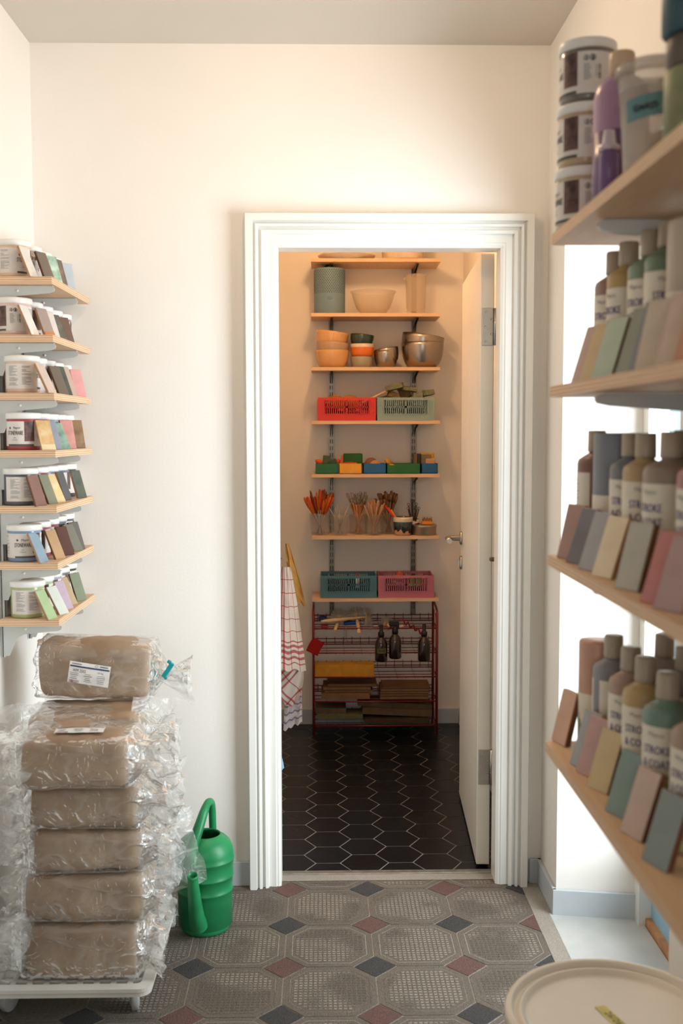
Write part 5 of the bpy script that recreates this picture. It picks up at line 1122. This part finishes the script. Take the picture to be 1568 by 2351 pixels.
# plaster bats / boards on the fourth tier, tiles on the fifth
def slab2(name, label, pa, pb, ytop, ybot, y, dep, col, grp, a=0):
    p0, p1 = at(pa, ytop+.6, y), at(pb, ybot-.6, y); mb = MB(); mb.box((0, 0, 0), (p1.x-p0.x, dep, p0.z-p1.z), bev=.0012)
    return tag(mb.build(name, mat('board_%d_%d_%d' % col, col, .8, var=.12, vs=20), None, ((p0.x+p1.x)/2, y+dep/2, (p0.z+p1.z)/2), (0, a, 0)), label, 'board', grp)
GB = 'boards on the fourth tier of the red rack'; B1 = (128, 96, 62); B2 = (112, 82, 50)
for i, (pa, pb, yt, yb_, c) in enumerate(((738, 849, 1591, 1606, B1), (745, 856, 1585.2, 1590.4, B2), (742, 851, 1577.6, 1584.6, B1), (752, 866, 1571, 1577, B2))):
    slab2('wooden_board', 'wooden board in the left pile on the fourth rack tier, %s' % ['bottom one', 'second from bottom', 'third from bottom', 'top one'][i], pa, pb, yt, yb_, 4.985, .15, c, GB)
for i, (pa, pb, yt, yb_, c) in enumerate(((873, 984, 1599.5, 1606, B1), (873, 984, 1592.5, 1599, B2), (873, 987, 1588, 1592, B1), (874, 986, 1581.5, 1587.4, B1), (878, 988, 1577, 1581, B2))):
    slab2('wooden_board', 'wooden board in the right pile on the fourth rack tier, %s' % ['bottom one', 'second from bottom', 'middle one', 'second from top', 'top one'][i], pa, pb, yt, yb_, 4.985, .15, c, GB)
GT = 'slabs on the bottom tier of the red rack'
slab2('kiln_slab', 'green-grey slab lying at the left of the bottom rack tier', 728, 833, 1641, 1652, 4.98, .12, (96, 98, 66), GT)
slab2('kiln_slab', 'dark taupe slab on top of the green-grey slab', 724, 795, 1626, 1640.4, 5.0, .12, (92, 78, 62), GT)
slab2('kiln_slab', 'long taupe plank lying tilted across the bottom rack tier', 832, 992, 1627, 1643, 5.02, .12, (112, 88, 60), GT, .05)
slab2('kiln_slab', 'long taupe plank above the tilted one on the bottom tier', 822, 992, 1613, 1626, 5.03, .12, (106, 84, 58), GT, .07)
slab2('kiln_slab', 'dark brown slab flat at the right of the bottom rack tier', 836, 986, 1652, 1661, 4.985, .12, (70, 54, 38), GT)
# ------------------------------------------------------------------ towels
def cloth_mat(name, base, stripe, us, vs_, stripe2=None):
    m = mat(name, base, .95, var=.03, vs=30, bump=.3, bs=500); nb = NB(m); b = nb.n['Principled BSDF']; src = b.inputs['Base Color'].links[0].from_socket
    uv = nb.n.new('ShaderNodeUVMap'); sx = nb.n.new('ShaderNodeSeparateXYZ'); nb.L.new(uv.outputs[0], sx.inputs[0])
    def mask(sock, bands):
        out = None
        for c, w in bands:
            d = nb.m('LESS_THAN', nb.m('ABSOLUTE', nb.m('SUBTRACT', sock, c)), w); out = d if out is None else nb.m('MAXIMUM', out, d)
        return out
    mu, mv = mask(sx.outputs[0], us), mask(sx.outputs[1], vs_)
    f = nb.m('ADD', nb.m('MULTIPLY', mu, .8) if us else 0, nb.m('MULTIPLY', mv, .8) if vs_ else 0); f.node.use_clamp = True
    nb.L.new(nb.mix(f, src, lin(stripe)), b.inputs['Base Color']); return m
def towel(name, label, topx, topy, w0, w1, prof_, L, Y, m, seed, uvs, bot=None, folds=3, depth=.03):
    """hung cloth: gathered at the hook, opening towards the hem"""
    mb = MB()
    def fn(u, v):
        w = w0+(w1-w0)*v**.8; x = (u-.5)*w+prof_(v); y = depth*(.4+.6*v)*math.sin(u*PI*2*folds+seed+v*1.5)*(1 if v > .03 else .4)
        z = -L*v-(bot(u) if bot else 0)*v
        return Vector((x, y+noise.noise(Vector((u*4, v*6, seed)))*.012, z+.004*math.sin(u*20+seed)*v))
    mb.grid(fn, 60, 60, uv=uvs); p = at(topx, topy, Y)
    o = mb.build(name, m, None, p); return tag(o, label, 'towel')
M_T1 = cloth_mat('red_check_linen', (212, 198, 184), (160, 42, 54), [(.05, .03), (.17, .035), (.30, .035), (.41, .03), (.62, .008), (.84, .008)], [(.12, .004), (.25, .004), (.38, .004), (.50, .004), (.62, .004), (.72, .007), (.765, .013), (.82, .016), (.88, .013), (.935, .006)])
towel('tea_towel', 'red and white checked tea towel hanging foremost on the left pantry wall', 654, 1302, .040, .146, lambda v: .006*v**1.2+.002, .395, 4.10, M_T1, .3, (1, 1), bot=lambda u: .0+.016*u, folds=1.2, depth=.016)
M_T2 = cloth_mat('red_plaid_linen', (196, 184, 174), (150, 40, 52), [(.2, .02), (.3, .02), (.4, .02), (.5, .02), (.8, .015)], [(.2, .02), (.3, .02), (.4, .02), (.5, .02), (.75, .01)])
mb = MB(); A_, B_, C_, D_ = at(644, 1505, 4.14), at(700, 1505, 4.14), at(644, 1625, 4.14), at(680, 1625, 4.13)
mb.grid(lambda u, v: at(644+(46+12*math.sin(v*2.6))*u-(8*v if u > 0 else 0)*u, 1500+(95+30*u*(1-u)*2+14*math.sin(u*3.0))*v, 4.14)+Vector((0, .014*math.sin(u*7+v*4), 0)), 40, 40)
lay = mb.bm.loops.layers.uv.verify(); o0 = at(644, 1500, 4.14)
for f in mb.bm.faces:
    for l in f.loops: d_ = l.vert.co-o0; l[lay].uv = ((d_.x*.75-d_.z*.7)*5 % 1.0 if False else (d_.x*.75-d_.z*.7)*5, (d_.x*.75+d_.z*.7)*5+1)
tag(mb.build('tea_towel', M_T2), 'crumpled red plaid tea towel hanging below the foremost towel', 'towel')
M_T3 = cloth_mat('mauve_stripe_linen', (188, 176, 176), (104, 84, 112), [(.3, .004)], [(.15, .02), (.32, .02), (.49, .02), (.66, .02), (.83, .02)])
towel('tea_towel', 'pale tea towel with mauve stripes, lowest of the hanging towels', 674, 1570, .062, .076, lambda v: -.004*v, .190, 4.18, M_T3, 2.1, (1, 1), bot=lambda u: -.035*u, folds=1.4, depth=.008)
M_Y = mat('mustard_cloth', (196, 150, 78), .95, vs=20, bump=.3, bs=200)
towel('mustard_cloth', 'mustard coloured cloth hanging behind the checked tea towel', 648, 1248, .012, .066, lambda v: .018+.046*v, .260, 4.28, M_Y, 1.2, (1, 1), bot=lambda u: -.04*(1-u), folds=1.1, depth=.012)
towel('blue_cloth', 'light blue cloth corner low behind the left door casing', 642, 1690, .012, .062, lambda v: -.016+.0*v, .115, 3.56, mat('light_blue_cloth', (130, 174, 204), .9, vs=20), .6, (1, 1), folds=.8, depth=.006)
towel('yellow_cloth', 'pale yellow cloth low behind the left door casing', 640, 1782, .020, .034, lambda v: -.006, .090, 3.56, mat('pale_yellow_cloth', (214, 190, 110), .9, vs=20), .9, (1, 1), folds=.6, depth=.006)
mb = MB(); pt = at(643, 1300, 4.1)
mb.box((PL+.01, 3.9, pt.z+.01), (.02, .75, .05), bev=.003)
for k, yy in enumerate((3.56, 3.80, 4.10, 4.28)): mb.tube([(PL+.02, yy, pt.z), (PL+.050, yy, pt.z-.01), (PL+.066, yy, pt.z+.012)], .004, 8)
tag(mb.build('hook_rail', mat('dark_oiled_wood', (120, 88, 62), .5)), 'wooden hook rail on the left pantry wall behind the towels', 'hook rail')
t = thing('wall_dispenser', 'grey wall dispenser beside the left door casing above the towels', 'dispenser', (PL+.036, 4.10, 1.045))
mb = MB(); mb.box((0, 0, .065), (.068, .12, .11), bev=.012, seg=3); mb.build('dispenser_body', mat('light_grey_shell', (176, 164, 148), .4), t)
mb = MB(); mb.box((0, 0, -.02), (.062, .115, .055), bev=.008, seg=2); mb.build('dispenser_base', mat('dark_grey_shell', (96, 90, 84), .4), t)
